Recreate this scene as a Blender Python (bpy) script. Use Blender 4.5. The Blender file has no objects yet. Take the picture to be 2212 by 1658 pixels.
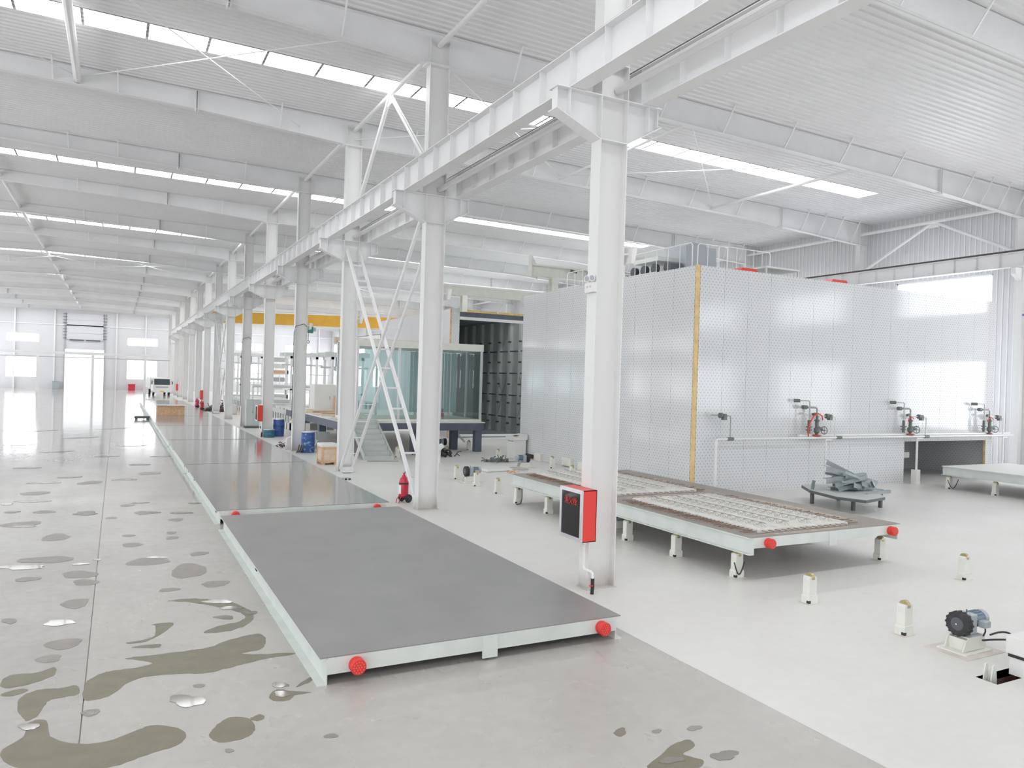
import bpy, bmesh, math, random
from mathutils import Vector, Matrix
random.seed(7)
scene = bpy.context.scene
COL = scene.collection

# ---------------------------------------------------------------- camera
CAM_H, YAW, PITCH, ROLL, FPX = 3.4028, 27.573, 0.286, 1.681, 1634.0
cam_d = bpy.data.cameras.new('camera'); cam = bpy.data.objects.new('camera', cam_d); COL.objects.link(cam)
cam_d.sensor_width = 36.0; cam_d.sensor_fit = 'HORIZONTAL'; cam_d.lens = FPX * 36.0 / 2212.0
cam_d.clip_start = 0.05; cam_d.clip_end = 600
_y, _p, _r = map(math.radians, (YAW, PITCH, ROLL))
_F = Vector((math.sin(_y) * math.cos(_p), math.cos(_y) * math.cos(_p), -math.sin(_p)))
_R0 = Vector((math.cos(_y), -math.sin(_y), 0)); _U0 = _R0.cross(_F)
_R = _R0 * math.cos(_r) + _U0 * math.sin(_r); _U = -_R0 * math.sin(_r) + _U0 * math.cos(_r)
cam.matrix_world = Matrix(((_R.x, _U.x, -_F.x, 0), (_R.y, _U.y, -_F.y, 0), (_R.z, _U.z, -_F.z, CAM_H), (0, 0, 0, 1)))
scene.camera = cam

def pix(u, v, axis, val):
    """pixel of the photograph -> the point of its sight line where coordinate `axis` equals val"""
    d = _F + _R * ((u - 1106) / FPX) - _U * ((v - 829) / FPX)
    o = Vector((0, 0, CAM_H)); return o + d * ((val - o[axis]) / d[axis])

# ---------------------------------------------------------------- world, light, exposure
world = bpy.data.worlds.new('world'); scene.world = world; world.use_nodes = True
bg = world.node_tree.nodes['Background']; bg.inputs[0].default_value = (0.93, 0.96, 1.0, 1); bg.inputs[1].default_value = 5.0
SKYLIGHT, WINDOW = 24.0, 17.0            # daylight coming through the roof lights and the panes
scene.view_settings.view_transform = 'Standard'; scene.view_settings.look = 'None'
scene.view_settings.exposure = -1.70; scene.view_settings.gamma = 1.0; scene.view_settings.use_curve_mapping = False
scene.cycles.use_denoising = True
scene.cycles.diffuse_bounces = 5; scene.cycles.glossy_bounces = 3; scene.cycles.transmission_bounces = 4
scene.cycles.transparent_max_bounces = 8; scene.cycles.max_bounces = 7
scene.cycles.use_adaptive_sampling = True; scene.cycles.adaptive_threshold = 0.08; scene.cycles.adaptive_min_samples = 16
world.cycles.sampling_method = 'NONE'
scene.cycles.sample_clamp_indirect = 12.0

# ---------------------------------------------------------------- materials
def mat(name, rgb, rough=0.5, metal=0.0, var=0.0, scale=3.0, bump=0.0, emit=None, spec=0.5, coords='Object'):
    m = bpy.data.materials.new(name); m.use_nodes = True; nt = m.node_tree; b = nt.nodes['Principled BSDF']
    b.inputs['Roughness'].default_value = rough; b.inputs['Metallic'].default_value = metal
    b.inputs['Specular IOR Level'].default_value = spec
    b.inputs['Base Color'].default_value = (*rgb, 1)
    if var or bump:
        tc = nt.nodes.new('ShaderNodeTexCoord'); nz = nt.nodes.new('ShaderNodeTexNoise')
        nz.inputs['Scale'].default_value = scale; nz.inputs['Detail'].default_value = 5
        nt.links.new(tc.outputs[coords], nz.inputs['Vector'])
        if var:
            rp = nt.nodes.new('ShaderNodeValToRGB'); e = rp.color_ramp.elements
            e[0].position = 0.3; e[1].position = 0.7
            e[0].color = tuple(c * (1 - var) for c in rgb) + (1,); e[1].color = tuple(min(1, c * (1 + var)) for c in rgb) + (1,)
            nt.links.new(nz.outputs['Fac'], rp.inputs[0]); nt.links.new(rp.outputs[0], b.inputs['Base Color'])
        if bump:
            bp = nt.nodes.new('ShaderNodeBump'); bp.inputs['Strength'].default_value = bump; bp.inputs['Distance'].default_value = 0.02
            nt.links.new(nz.outputs['Fac'], bp.inputs['Height']); nt.links.new(bp.outputs[0], b.inputs['Normal'])
    if emit is not None:
        b.inputs['Emission Color'].default_value = (*rgb, 1); b.inputs['Emission Strength'].default_value = emit
    return m

M = {}
M['steel_white'] = mat('steel_white', (0.83, 0.83, 0.835), 0.42, var=0.03, scale=1.2)
M['sheet'] = mat('sheet', (0.81, 0.81, 0.81), 0.33, var=0.02, scale=0.6)
M['wall'] = mat('wall', (0.70, 0.70, 0.72), 0.45, var=0.02, scale=0.5)
M['skylight'] = mat('skylight', (0.97, 0.985, 1.0), 0.5, emit=SKYLIGHT)
M['pane_light'] = mat('pane_light', (0.95, 0.97, 1.0), 0.3, emit=WINDOW)
M['skylight_rim'] = mat('skylight_rim', (0.9, 0.9, 0.9), 0.5)
for _n in ('skylight', 'pane_light'): M[_n].cycles.emission_sampling = 'FRONT'
M['rust_rail'] = mat('rust_rail', (0.13, 0.11, 0.10), 0.7, metal=0.3, var=0.2, scale=8)
M['pallet_paint'] = mat('pallet_paint', (0.70, 0.74, 0.71), 0.45, var=0.06, scale=2.5)
M['red'] = mat('red', (0.78, 0.045, 0.035), 0.4)
M['red_hyd'] = mat('red_hyd', (0.82, 0.06, 0.05), 0.35)
M['red_ext'] = mat('red_ext', (0.62, 0.03, 0.07), 0.25)
M['black'] = mat('black', (0.03, 0.03, 0.032), 0.6)
M['rubber'] = mat('rubber', (0.045, 0.045, 0.048), 0.75, var=0.2, scale=20)
M['dark'] = mat('dark', (0.10, 0.11, 0.12), 0.55)
M['alu'] = mat('alu', (0.72, 0.73, 0.75), 0.3, metal=0.6)
M['chrome'] = mat('chrome', (0.75, 0.75, 0.74), 0.2, metal=0.9)
M['motor_blue'] = mat('motor_blue', (0.20, 0.27, 0.34), 0.4)
M['motor_grey'] = mat('motor_grey', (0.42, 0.46, 0.49), 0.4)
M['cream'] = mat('cream', (0.80, 0.80, 0.74), 0.5, var=0.04, scale=4)
M['brass'] = mat('brass', (0.50, 0.42, 0.22), 0.35, metal=0.7)
M['wood'] = mat('wood', (0.70, 0.45, 0.27), 0.65, var=0.18, scale=6)
M['ply'] = mat('ply', (0.72, 0.58, 0.44), 0.7, var=0.12, scale=4)
M['foam_edge'] = mat('foam_edge', (0.80, 0.58, 0.28), 0.8, var=0.12, scale=5)
M['drum_blue'] = mat('drum_blue', (0.055, 0.13, 0.40), 0.45, var=0.35, scale=7)
M['drum_teal'] = mat('drum_teal', (0.05, 0.18, 0.26), 0.45, var=0.25, scale=7)
M['slate_steel'] = mat('slate_steel', (0.105, 0.125, 0.165), 0.5, var=0.1, scale=3)
M['crane_yellow'] = mat('crane_yellow', (0.83, 0.45, 0.05), 0.4, var=0.05, scale=2)
M['green'] = mat('green', (0.03, 0.22, 0.17), 0.5)
M['pipe_white'] = mat('pipe_white', (0.82, 0.83, 0.82), 0.35)
M['pipe_grey'] = mat('pipe_grey', (0.45, 0.47, 0.47), 0.35, metal=0.5)
M['pipe_blue'] = mat('pipe_blue', (0.16, 0.25, 0.42), 0.4)
M['valve'] = mat('valve', (0.16, 0.18, 0.17), 0.45)
M['scrap'] = mat('scrap', (0.36, 0.41, 0.42), 0.5, metal=0.3, var=0.15, scale=3)
M['concrete'] = mat('concrete', (0.72, 0.71, 0.68), 0.85, var=0.12, scale=9, bump=0.2)
M['wire'] = mat('wire', (0.36, 0.33, 0.30), 0.6, var=0.2, scale=15)
M['rebar'] = mat('rebar', (0.27, 0.17, 0.12), 0.8, var=0.3, scale=15)
M['cable'] = mat('cable', (0.035, 0.035, 0.04), 0.55)
M['cabinet_grey'] = mat('cabinet_grey', (0.56, 0.60, 0.58), 0.45)
M['cloth'] = mat('cloth', (0.80, 0.78, 0.78), 0.9, var=0.05, scale=5)
M['junk'] = mat('junk', (0.17, 0.12, 0.12), 0.85, var=0.4, scale=14)
M['truck_white'] = mat('truck_white', (0.80, 0.82, 0.80), 0.25)
M['glass_dark'] = mat('glass_dark', (0.06, 0.08, 0.09), 0.08)
M['yellow'] = mat('yellow', (0.85, 0.52, 0.04), 0.5)
M['lamp_lens'] = mat('lamp_lens', (0.85, 0.86, 0.88), 0.12)
M['chamber_in'] = mat('chamber_in', (0.52, 0.57, 0.55), 0.5, var=0.1, scale=1)
M['chamber_post'] = mat('chamber_post', (0.66, 0.67, 0.67), 0.5)
M['machine_white'] = mat('machine_white', (0.80, 0.80, 0.78), 0.4)
M['slab_light'] = mat('slab_light', (0.74, 0.72, 0.67), 0.5)
M['stain'] = mat('stain', (0.68, 0.62, 0.57), 0.7, var=0.1)

def glass(name, tint, alpha):
    m = bpy.data.materials.new(name); m.use_nodes = True; nt = m.node_tree; nt.nodes.clear()
    out = nt.nodes.new('ShaderNodeOutputMaterial'); mx = nt.nodes.new('ShaderNodeMixShader')
    t = nt.nodes.new('ShaderNodeBsdfTransparent'); t.inputs[0].default_value = (*tint, 1)
    g = nt.nodes.new('ShaderNodeBsdfGlossy'); g.inputs['Roughness'].default_value = 0.04
    fr = nt.nodes.new('ShaderNodeFresnel'); fr.inputs[0].default_value = 1.5
    ad = nt.nodes.new('ShaderNodeMath'); ad.operation = 'ADD'; ad.inputs[1].default_value = alpha; ad.use_clamp = True
    nt.links.new(fr.outputs[0], ad.inputs[0]); nt.links.new(ad.outputs[0], mx.inputs[0])
    nt.links.new(t.outputs[0], mx.inputs[1]); nt.links.new(g.outputs[0], mx.inputs[2]); nt.links.new(mx.outputs[0], out.inputs[0])
    return m
M['glass'] = glass('glass', (0.88, 0.955, 0.95), 0.07)
M['glass_cab'] = glass('glass_cab', (0.42, 0.36, 0.38), 0.05)

def node_mat(name):
    m = bpy.data.materials.new(name); m.use_nodes = True; nt = m.node_tree
    return m, nt, nt.nodes['Principled BSDF'], nt.nodes.new, nt.links.new

def floor_mat(name, base, dark, rough, wet, film=None):
    """power-floated concrete: soft mottling, fine grain and, where it is wet, streaks of gloss"""
    m, nt, b, N, L = node_mat(name)
    tc = N('ShaderNodeTexCoord')
    n1 = N('ShaderNodeTexNoise'); n1.inputs['Scale'].default_value = 0.55; n1.inputs['Detail'].default_value = 6
    n2 = N('ShaderNodeTexNoise'); n2.inputs['Scale'].default_value = 6.0; n2.inputs['Detail'].default_value = 6
    L(tc.outputs['Object'], n1.inputs['Vector']); L(tc.outputs['Object'], n2.inputs['Vector'])
    mp = N('ShaderNodeMapping'); mp.inputs['Scale'].default_value = (0.9, 0.55, 1); L(tc.outputs['Object'], mp.inputs['Vector'])
    n3 = N('ShaderNodeTexNoise'); n3.inputs['Scale'].default_value = 1.1; n3.inputs['Detail'].default_value = 4; L(mp.outputs[0], n3.inputs['Vector'])
    ad = N('ShaderNodeMix'); ad.data_type = 'FLOAT'; ad.inputs[0].default_value = 0.35
    L(n1.outputs['Fac'], ad.inputs[2]); L(n2.outputs['Fac'], ad.inputs[3])
    rp = N('ShaderNodeValToRGB'); e = rp.color_ramp.elements
    e[0].position, e[1].position = 0.30, 0.70; e[0].color = (*dark, 1); e[1].color = (*base, 1)
    L(ad.outputs[0], rp.inputs[0]); L(rp.outputs[0], b.inputs['Base Color'])
    rr = N('ShaderNodeMapRange'); rr.inputs[1].default_value = 0.30; rr.inputs[2].default_value = 0.70
    rr.inputs[3].default_value = rough; rr.inputs[4].default_value = max(0.05, rough - wet)
    L(n3.outputs['Fac'], rr.inputs[0])
    if film is None: L(rr.outputs[0], b.inputs['Roughness'])
    else:   # the hall has been hosed down: a water film covers the aisle beyond the first pallet and thins out toward it
        sp = N('ShaderNodeSeparateXYZ'); L(tc.outputs['Object'], sp.inputs[0])
        fr = N('ShaderNodeMapRange'); fr.interpolation_type = 'SMOOTHSTEP'; fr.inputs[1].default_value, fr.inputs[2].default_value = film; fr.inputs[3].default_value = 1.0; fr.inputs[4].default_value = 0.36
        L(sp.outputs[1], fr.inputs[0]); mu = N('ShaderNodeMath'); mu.operation = 'MULTIPLY'; L(rr.outputs[0], mu.inputs[0]); L(fr.outputs[0], mu.inputs[1]); L(mu.outputs[0], b.inputs['Roughness'])
        n4 = N('ShaderNodeTexNoise'); n4.inputs['Scale'].default_value = 0.9; n4.inputs['Detail'].default_value = 3; L(tc.outputs['Object'], n4.inputs['Vector'])
        bp = N('ShaderNodeBump'); bp.inputs['Strength'].default_value = 0.10; bp.inputs['Distance'].default_value = 0.03
        L(n4.outputs['Fac'], bp.inputs['Height']); L(bp.outputs[0], b.inputs['Normal'])
    return m
M['floor_wet'] = floor_mat('floor_wet', (0.52, 0.50, 0.47), (0.40, 0.385, 0.36), 0.30, 0.10, (9.0, 24.0))
M['floor_pale'] = floor_mat('floor_pale', (0.785, 0.775, 0.75), (0.72, 0.705, 0.675), 0.42, 0.04)
M['floor_mid'] = floor_mat('floor_mid', (0.56, 0.535, 0.505), (0.45, 0.43, 0.40), 0.32, 0.08, (11.0, 26.0))
M['water'] = mat('water', (0.25, 0.235, 0.20), 0.06, spec=0.7)
M['damp'] = mat('damp', (0.22, 0.20, 0.145), 0.42, var=0.10, scale=5)
M['damp_grey'] = mat('damp_grey', (0.30, 0.275, 0.25), 0.34, var=0.10, scale=5)

def deck_mat(name, rgb, rough):
    m, nt, b, N, L = node_mat(name)
    tc = N('ShaderNodeTexCoord'); n = N('ShaderNodeTexNoise'); n.inputs['Scale'].default_value = 1.3; n.inputs['Detail'].default_value = 7
    L(tc.outputs['Object'], n.inputs['Vector'])
    rp = N('ShaderNodeValToRGB'); e = rp.color_ramp.elements; e[0].position, e[1].position = 0.3, 0.7
    e[0].color = tuple(c * 0.93 for c in rgb) + (1,); e[1].color = tuple(c * 1.06 for c in rgb) + (1,)
    L(n.outputs['Fac'], rp.inputs[0]); L(rp.outputs[0], b.inputs['Base Color'])
    b.inputs['Metallic'].default_value = 0.25; b.inputs['Roughness'].default_value = rough
    return m
M['deck'] = deck_mat('deck', (0.30, 0.298, 0.29), 0.38)
M['deck_wet'] = deck_mat('deck_wet', (0.30, 0.298, 0.29), 0.11)
M['deck_rusty'] = deck_mat('deck_rusty', (0.33, 0.30, 0.27), 0.5)

def dotted_mat(name, base, axis):
    """sandwich panel with punched dimples in staggered rows; axis = 0 panels run along X, 1 along Y"""
    m, nt, b, N, L = node_mat(name)
    tc = N('ShaderNodeTexCoord'); sp = N('ShaderNodeSeparateXYZ'); L(tc.outputs['Object'], sp.inputs[0])
    def mth(op, a, c=None):
        n = N('ShaderNodeMath'); n.operation = op
        for i, x in enumerate((a, c)):
            if x is None: continue
            if isinstance(x, (int, float)): n.inputs[i].default_value = x
            else: L(x, n.inputs[i])
        return n.outputs[0]
    P = 0.145
    v = mth('DIVIDE', sp.outputs[2], P * 0.62); row = mth('FLOOR', v)
    par = mth('MULTIPLY', mth('MODULO', row, 2.0), 0.5)
    u = mth('ADD', mth('DIVIDE', sp.outputs[axis], P), par)
    fu = mth('SUBTRACT', mth('FRACT', u), 0.5); fv = mth('MULTIPLY', mth('SUBTRACT', mth('FRACT', v), 0.5), 0.62)
    d = mth('SQRT', mth('ADD', mth('MULTIPLY', fu, fu), mth('MULTIPLY', fv, fv)))
    dot = mth('LESS_THAN', d, 0.12)
    mx = N('ShaderNodeMix'); mx.data_type = 'RGBA'
    mx.inputs[6].default_value = (*base, 1); mx.inputs[7].default_value = (0.36, 0.37, 0.38, 1); L(dot, mx.inputs[0])
    L(mx.outputs[2], b.inputs['Base Color']); b.inputs['Roughness'].default_value = 0.12; b.inputs['Specular IOR Level'].default_value = 0.38
    n = N('ShaderNodeTexNoise'); n.inputs['Scale'].default_value = 1.6; L(tc.outputs['Object'], n.inputs['Vector'])
    bp = N('ShaderNodeBump'); bp.inputs['Strength'].default_value = 0.10; bp.inputs['Distance'].default_value = 0.02
    L(n.outputs['Fac'], bp.inputs['Height']); L(bp.outputs[0], b.inputs['Normal'])
    return m
M['dots_x'] = dotted_mat('dots_x', (0.72, 0.735, 0.745), 0)
M['dots_y'] = dotted_mat('dots_y', (0.70, 0.71, 0.72), 1)

# ---------------------------------------------------------------- mesh building
class MB:
    def __init__(s): s.v = []; s.f = []
    def box(s, x0, x1, y0, y1, z0, z1):
        n = len(s.v)
        s.v += [(x0, y0, z0), (x1, y0, z0), (x1, y1, z0), (x0, y1, z0), (x0, y0, z1), (x1, y0, z1), (x1, y1, z1), (x0, y1, z1)]
        s.f += [tuple(n + i for i in q) for q in ((3, 2, 1, 0), (4, 5, 6, 7), (0, 1, 5, 4), (1, 2, 6, 5), (2, 3, 7, 6), (3, 0, 4, 7))]
        return s
    def bar(s, a, b, w, h, up=(0, 0, 1)):
        """rectangular bar from a to b, w wide, h along up"""
        a, b = Vector(a), Vector(b); d = (b - a).normalized(); u = Vector(up)
        if abs(d.dot(u)) > 0.99: u = Vector((0, 1, 0))
        r = d.cross(u).normalized(); u = r.cross(d)
        n = len(s.v)
        for p in (a, b):
            for i, j in ((-1, -1), (1, -1), (1, 1), (-1, 1)): s.v.append(tuple(p + r * (i * w / 2) + u * (j * h / 2)))
        s.f += [tuple(n + i for i in q) for q in ((0, 1, 2, 3), (7, 6, 5, 4), (0, 4, 5, 1), (1, 5, 6, 2), (2, 6, 7, 3), (3, 7, 4, 0))]
        return s
    def cyl(s, a, b, r, n=12, r2=None):
        a, b = Vector(a), Vector(b); d = (b - a).normalized(); r2 = r if r2 is None else r2
        t = d.orthogonal().normalized(); w = d.cross(t); k = len(s.v)
        for p, q in ((a, r), (b, r2)):
            for i in range(n):
                c = 2 * math.pi * i / n; s.v.append(tuple(p + (t * math.cos(c) + w * math.sin(c)) * q))
        for i in range(n): s.f.append((k + i, k + (i + 1) % n, k + n + (i + 1) % n, k + n + i))
        s.f.append(tuple(k + i for i in range(n))[::-1]); s.f.append(tuple(k + n + i for i in range(n)))
        return s
    def tube(s, pts, r, n=8):
        pts = [Vector(p) for p in pts]; k = len(s.v); ref = None
        for i, p in enumerate(pts):
            d = ((pts[min(i + 1, len(pts) - 1)] - p).normalized() + (p - pts[max(i - 1, 0)]).normalized()).normalized()
            if ref is None: ref = d.orthogonal().normalized()
            t = (ref - d * ref.dot(d)).normalized(); ref = t; w = d.cross(t)
            for j in range(n):
                c = 2 * math.pi * j / n; s.v.append(tuple(p + (t * math.cos(c) + w * math.sin(c)) * r))
        for i in range(len(pts) - 1):
            for j in range(n): s.f.append((k + i * n + j, k + i * n + (j + 1) % n, k + (i + 1) * n + (j + 1) % n, k + (i + 1) * n + j))
        s.f.append(tuple(k + j for j in range(n))[::-1]); s.f.append(tuple(k + (len(pts) - 1) * n + j for j in range(n)))
        return s
    def prism(s, poly, axis, a, b):
        """polygon in the two other axes (cyclic order x,y,z without axis) pushed from a to b along axis"""
        n = len(poly); k = len(s.v)
        def P(p, t):
            q = list(p); q.insert(axis, t); return tuple(q)
        s.v += [P(p, a) for p in poly] + [P(p, b) for p in poly]
        s.f.append(tuple(k + i for i in range(n))); s.f.append(tuple(k + n + i for i in range(n))[::-1])
        for i in range(n): s.f.append((k + i, k + n + i, k + n + (i + 1) % n, k + (i + 1) % n))
        return s
    def lathe(s, prof, c=(0, 0, 0), n=20, axis=2):
        """profile of (radius, height) turned about an axis through c"""
        k = len(s.v); m = len(prof)
        for i in range(n):
            t = 2 * math.pi * i / n; cs, sn = math.cos(t), math.sin(t)
            for r, h in prof:
                q = [r * cs, r * sn]; q.insert(axis, h); s.v.append((q[0] + c[0], q[1] + c[1], q[2] + c[2]))
        for i in range(n):
            for j in range(m - 1):
                s.f.append((k + i * m + j, k + ((i + 1) % n) * m + j, k + ((i + 1) % n) * m + j + 1, k + i * m + j + 1))
        s.f.append(tuple(k + i * m for i in range(n))[::-1]); s.f.append(tuple(k + i * m + m - 1 for i in range(n)))
        return s
    def torus(s, c, R, r, axis=0, n=24, m=8, a0=0.0, a1=2 * math.pi):
        pts = []
        for i in range(n + 1):
            t = a0 + (a1 - a0) * i / n; q = [R * math.cos(t), R * math.sin(t)]; q.insert(axis, 0)
            pts.append((q[0] + c[0], q[1] + c[1], q[2] + c[2]))
        return s.tube(pts, r, m)
    def h(s, a, b, depth, width, tw=0.012, tf=0.016, up=(0, 0, 1)):
        """rolled H section from a to b, depth along up"""
        u = Vector(up); a, b = Vector(a), Vector(b)
        s.bar(a, b, tw, depth - 2 * tf, up)
        for sg in (-1, 1):
            o = u * (sg * (depth - tf) / 2); s.bar(a + o, b + o, width, tf, up)
        return s
    def mesh(s, name, m=None, smooth=False):
        me = bpy.data.meshes.new(name); me.from_pydata(s.v, [], s.f); me.validate()
        bm = bmesh.new(); bm.from_mesh(me); bmesh.ops.recalc_face_normals(bm, faces=bm.faces)
        if smooth:
            for f in bm.faces: f.smooth = True
            for e in bm.edges:
                if len(e.link_faces) == 2 and e.calc_face_angle(0) > 0.6: e.smooth = False
        bm.to_mesh(me); bm.free()
        if m is not None: me.materials.append(M[m] if isinstance(m, str) else m)
        return me
    def build(s, name, m, parent=None, smooth=False, bevel=0.0):
        o = bpy.data.objects.new(name, s.mesh(name, m, smooth)); COL.objects.link(o)
        if parent is not None: o.parent = parent
        if bevel:
            md = o.modifiers.new('edge', 'BEVEL'); md.width = bevel; md.segments = 2; md.limit_method = 'ANGLE'
        return o

def tag(o, label=None, cat=None, group=None, kind=None):
    if label: o['label'] = label
    if cat: o['category'] = cat
    if group: o['group'] = group
    if kind: o['kind'] = kind
    return o
def thing(name, label, cat, loc=(0, 0, 0), rz=0.0, group=None, kind=None):
    o = bpy.data.objects.new(name, None); COL.objects.link(o); o.empty_display_size = 0.1
    o.location = loc; o.rotation_euler = (0, 0, rz); return tag(o, label, cat, group, kind)
def put(name, me, parent=None, loc=(0, 0, 0), rot=(0, 0, 0), scale=(1, 1, 1)):
    o = bpy.data.objects.new(name, me); COL.objects.link(o); o.parent = parent; o.location = loc; o.rotation_euler = rot; o.scale = scale
    return o
def dup(root, loc, rz=0.0, label=None, group=None):
    kids = {}
    for o in bpy.data.objects:
        if o.parent: kids.setdefault(o.parent.name, []).append(o)
    def cp(o, par):
        c = o.copy(); COL.objects.link(c); c.parent = par
        for ch in kids.get(o.name, []): cp(ch, c)
        return c
    r = cp(root, None); r.location = loc; r.rotation_euler = (0, 0, rz)
    if label: r['label'] = label
    if group: r['group'] = group
    return r
# ================================================================ the hall
XC, Y1, S = 7.176, 10.488, 7.8865          # column row, first column, bay length
CW, CB = 0.5365, 0.274                     # column depth (X) and flange width (Y)
XR, XL, YF, YB = 34.35, -19.9, -13.6, 136.7
RIDGE = -5.0
def YK(k): return Y1 + (k - 1) * S
def zt(x): return 12.43 - 0.0135 * abs(x - RIDGE)
_ZB = [(-19.9, 11.25), (-14, 11.72), (-5, 11.95), (2, 11.75), (7.18, 11.42), (12, 11.48), (20, 11.36), (26, 11.22), (28, 11.1), (34.0, 10.78)]
def zb(x):
    for (a, p), (b, q) in zip(_ZB, _ZB[1:]):
        if x <= b: return p + (q - p) * (x - a) / (b - a)
    return _ZB[-1][1]

# ---- floor: three cast strips with open joints on a sub-base
floor = thing('floor', 'concrete hall floor, damp and grey along the aisle, pale beside the columns', 'floor', kind='structure')
MB().box(-0.3, -0.15, YF - 1, YB + 1, -0.25, -0.012).build('joint_filler', 'damp_grey', floor)
MB().box(6.2, 6.3, YF - 1, YB + 1, -0.25, -0.006).build('joint_filler', 'stain', floor)
MB().box(XL - 1, -0.232, YF - 1, YB + 25, -0.1, 0).build('floor_strip', 'floor_wet', floor)
MB().box(-0.22, 6.245, YF - 1, YB + 25, -0.1, 0).build('floor_strip', 'floor_mid', floor)
# pale strip, with the open pit beside the white machine left out
PX0, PX1, PY0, PY1 = 9.24, 10.35, 5.17, 5.43
pale = MB()
pale.box(6.258, PX0, YF - 1, YB + 25, -0.1, 0); pale.box(PX1, XR + 1, YF - 1, YB + 25, -0.1, 0)
pale.box(PX0, PX1, YF - 1, PY0, -0.1, 0); pale.box(PX0, PX1, PY1, YB + 25, -0.1, 0)
pale.build('floor_strip', 'floor_pale', floor)
# ---- damp patches and puddles, outlines read off the photograph and laid on the floor
def blob(u, v, ru, rv, rot=0.0, seed=0, n=26, amp=0.22):
    rnd = random.Random(seed); ph = [rnd.uniform(0, 6.28) for _ in range(5)]; pts = []
    for i in range(n):
        t = 2 * math.pi * i / n
        r = 1 + amp * (math.sin(2 * t + ph[0]) * 0.5 + math.sin(3 * t + ph[1]) * 0.4 + math.sin(5 * t + ph[2]) * 0.25 + math.sin(8 * t + ph[3]) * 0.15)
        a, b = ru * r * math.cos(t), rv * r * math.sin(t)
        pts.append((u + a * math.cos(rot) - b * math.sin(rot), v + a * math.sin(rot) + b * math.cos(rot)))
    return pts
def patch(name, px, m, z):
    P = [pix(u, v, 2, z) for u, v in px]
    mb = MB(); mb.prism([(p.x, p.y) for p in P], 2, 0.0004, z)
    return mb.build(name, m, floor)
DAMP = [  # traced outlines (olive damp patches)
    [(0, 1625), (50, 1590), (62, 1560), (100, 1555), (110, 1590), (165, 1605), (230, 1600), (300, 1575), (330, 1565), (385, 1572), (402, 1590), (380, 1610), (330, 1625), (260, 1650), (200, 1662), (110, 1662), (30, 1655)],
    [(452, 1585), (475, 1560), (500, 1548), (540, 1552), (550, 1575), (530, 1592), (490, 1602), (465, 1600)],
    [(540, 1552), (560, 1542), (572, 1548), (560, 1556)],
    [(38, 1532), (45, 1505), (80, 1490), (130, 1485), (165, 1480), (168, 1498), (110, 1510), (95, 1525), (80, 1545), (60, 1556), (48, 1548)],
    [(180, 1508), (185, 1475), (215, 1455), (250, 1447), (300, 1440), (330, 1432), (300, 1425), (272, 1422), (290, 1418), (380, 1408), (450, 1398), (500, 1380), (560, 1368), (575, 1385), (560, 1402), (520, 1410), (560, 1412), (640, 1410), (560, 1425), (500, 1440), (450, 1452), (380, 1455), (320, 1460), (280, 1472), (240, 1500), (205, 1510)],
    [(0, 1478), (20, 1458), (80, 1452), (118, 1440), (115, 1458), (70, 1475), (20, 1485)],
    [(0, 1500), (40, 1487), (60, 1490), (30, 1502)],
    [(272, 1388), (330, 1376), (335, 1352), (330, 1348), (375, 1345), (345, 1370), (310, 1386)],
    [(285, 1397), (345, 1390), (340, 1398)],
    [(440, 1366), (470, 1352), (515, 1342), (530, 1330), (505, 1318), (450, 1306), (400, 1299), (362, 1297), (420, 1292), (490, 1298), (535, 1314), (548, 1332), (530, 1350), (490, 1363)],
    [(1400, 1658), (1425, 1632), (1455, 1606), (1490, 1597), (1500, 1612), (1475, 1628), (1520, 1642), (1500, 1658)],
    [(582, 1500), (600, 1488), (632, 1492), (672, 1494), (640, 1500), (620, 1512), (590, 1512)],
    [(640, 1482), (672, 1460), (690, 1458), (660, 1476)],
    [(1325, 1582), (1345, 1570), (1352, 1580), (1340, 1590)],
]
GREY = [(172, 1240, 38, 8), (185, 1257, 26, 7), (162, 1303, 30, 10), (136, 1390, 40, 11), (105, 1422, 28, 8), (320, 1212, 42, 9), (408, 1232, 42, 14),
        (465, 1260, 32, 6), (285, 1176, 20, 5), (310, 1210, 26, 6), (365, 1273, 22, 4), (120, 1160, 32, 7), (100, 1208, 60, 7), (45, 1132, 42, 6),
        (275, 1091, 14, 3), (310, 1107, 20, 4), (370, 1150, 10, 3), (372, 1161, 14, 3), (278, 1156, 14, 2.5), (430, 1195, 20, 4), (75, 1065, 30, 4), (95, 1105, 24, 3),
        (195, 1042, 30, 3), (322, 1022, 26, 3), (240, 1118, 12, 2), (380, 1122, 16, 3), (20, 1340, 16, 6), (60, 1250, 30, 4), (715, 1588, 14, 5), (430, 1480, 12, 4), (195, 1538, 20, 7), (495, 1620, 10, 4),
        (1500, 1571, 16, 5), (1419, 1578, 10, 4)]
def smooth(px, seed):
    rnd = random.Random(seed); out = []; n = len(px)
    for i in range(n):
        p0, p1, p2, p3 = (Vector((*px[(i + k) % n], 0)) for k in (-1, 0, 1, 2))
        for j in range(5):
            t = j / 5; q = 0.5 * (2 * p1 + (p2 - p0) * t + (2 * p0 - 5 * p1 + 4 * p2 - p3) * t * t + (3 * p1 - p0 - 3 * p2 + p3) * t ** 3)
            out.append((q.x + rnd.uniform(-1.4, 1.4), q.y + rnd.uniform(-0.7, 0.7)))
    return out
for i, o in enumerate(DAMP): patch('damp_patch', smooth(o, i), 'damp', 0.002 + i * 0.00006)
for i, (u, v, a, b) in enumerate(GREY): patch('damp_patch', blob(u, v, a, b, -0.06, 31 + i), 'damp_grey', 0.0030 + i * 0.00006)
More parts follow.
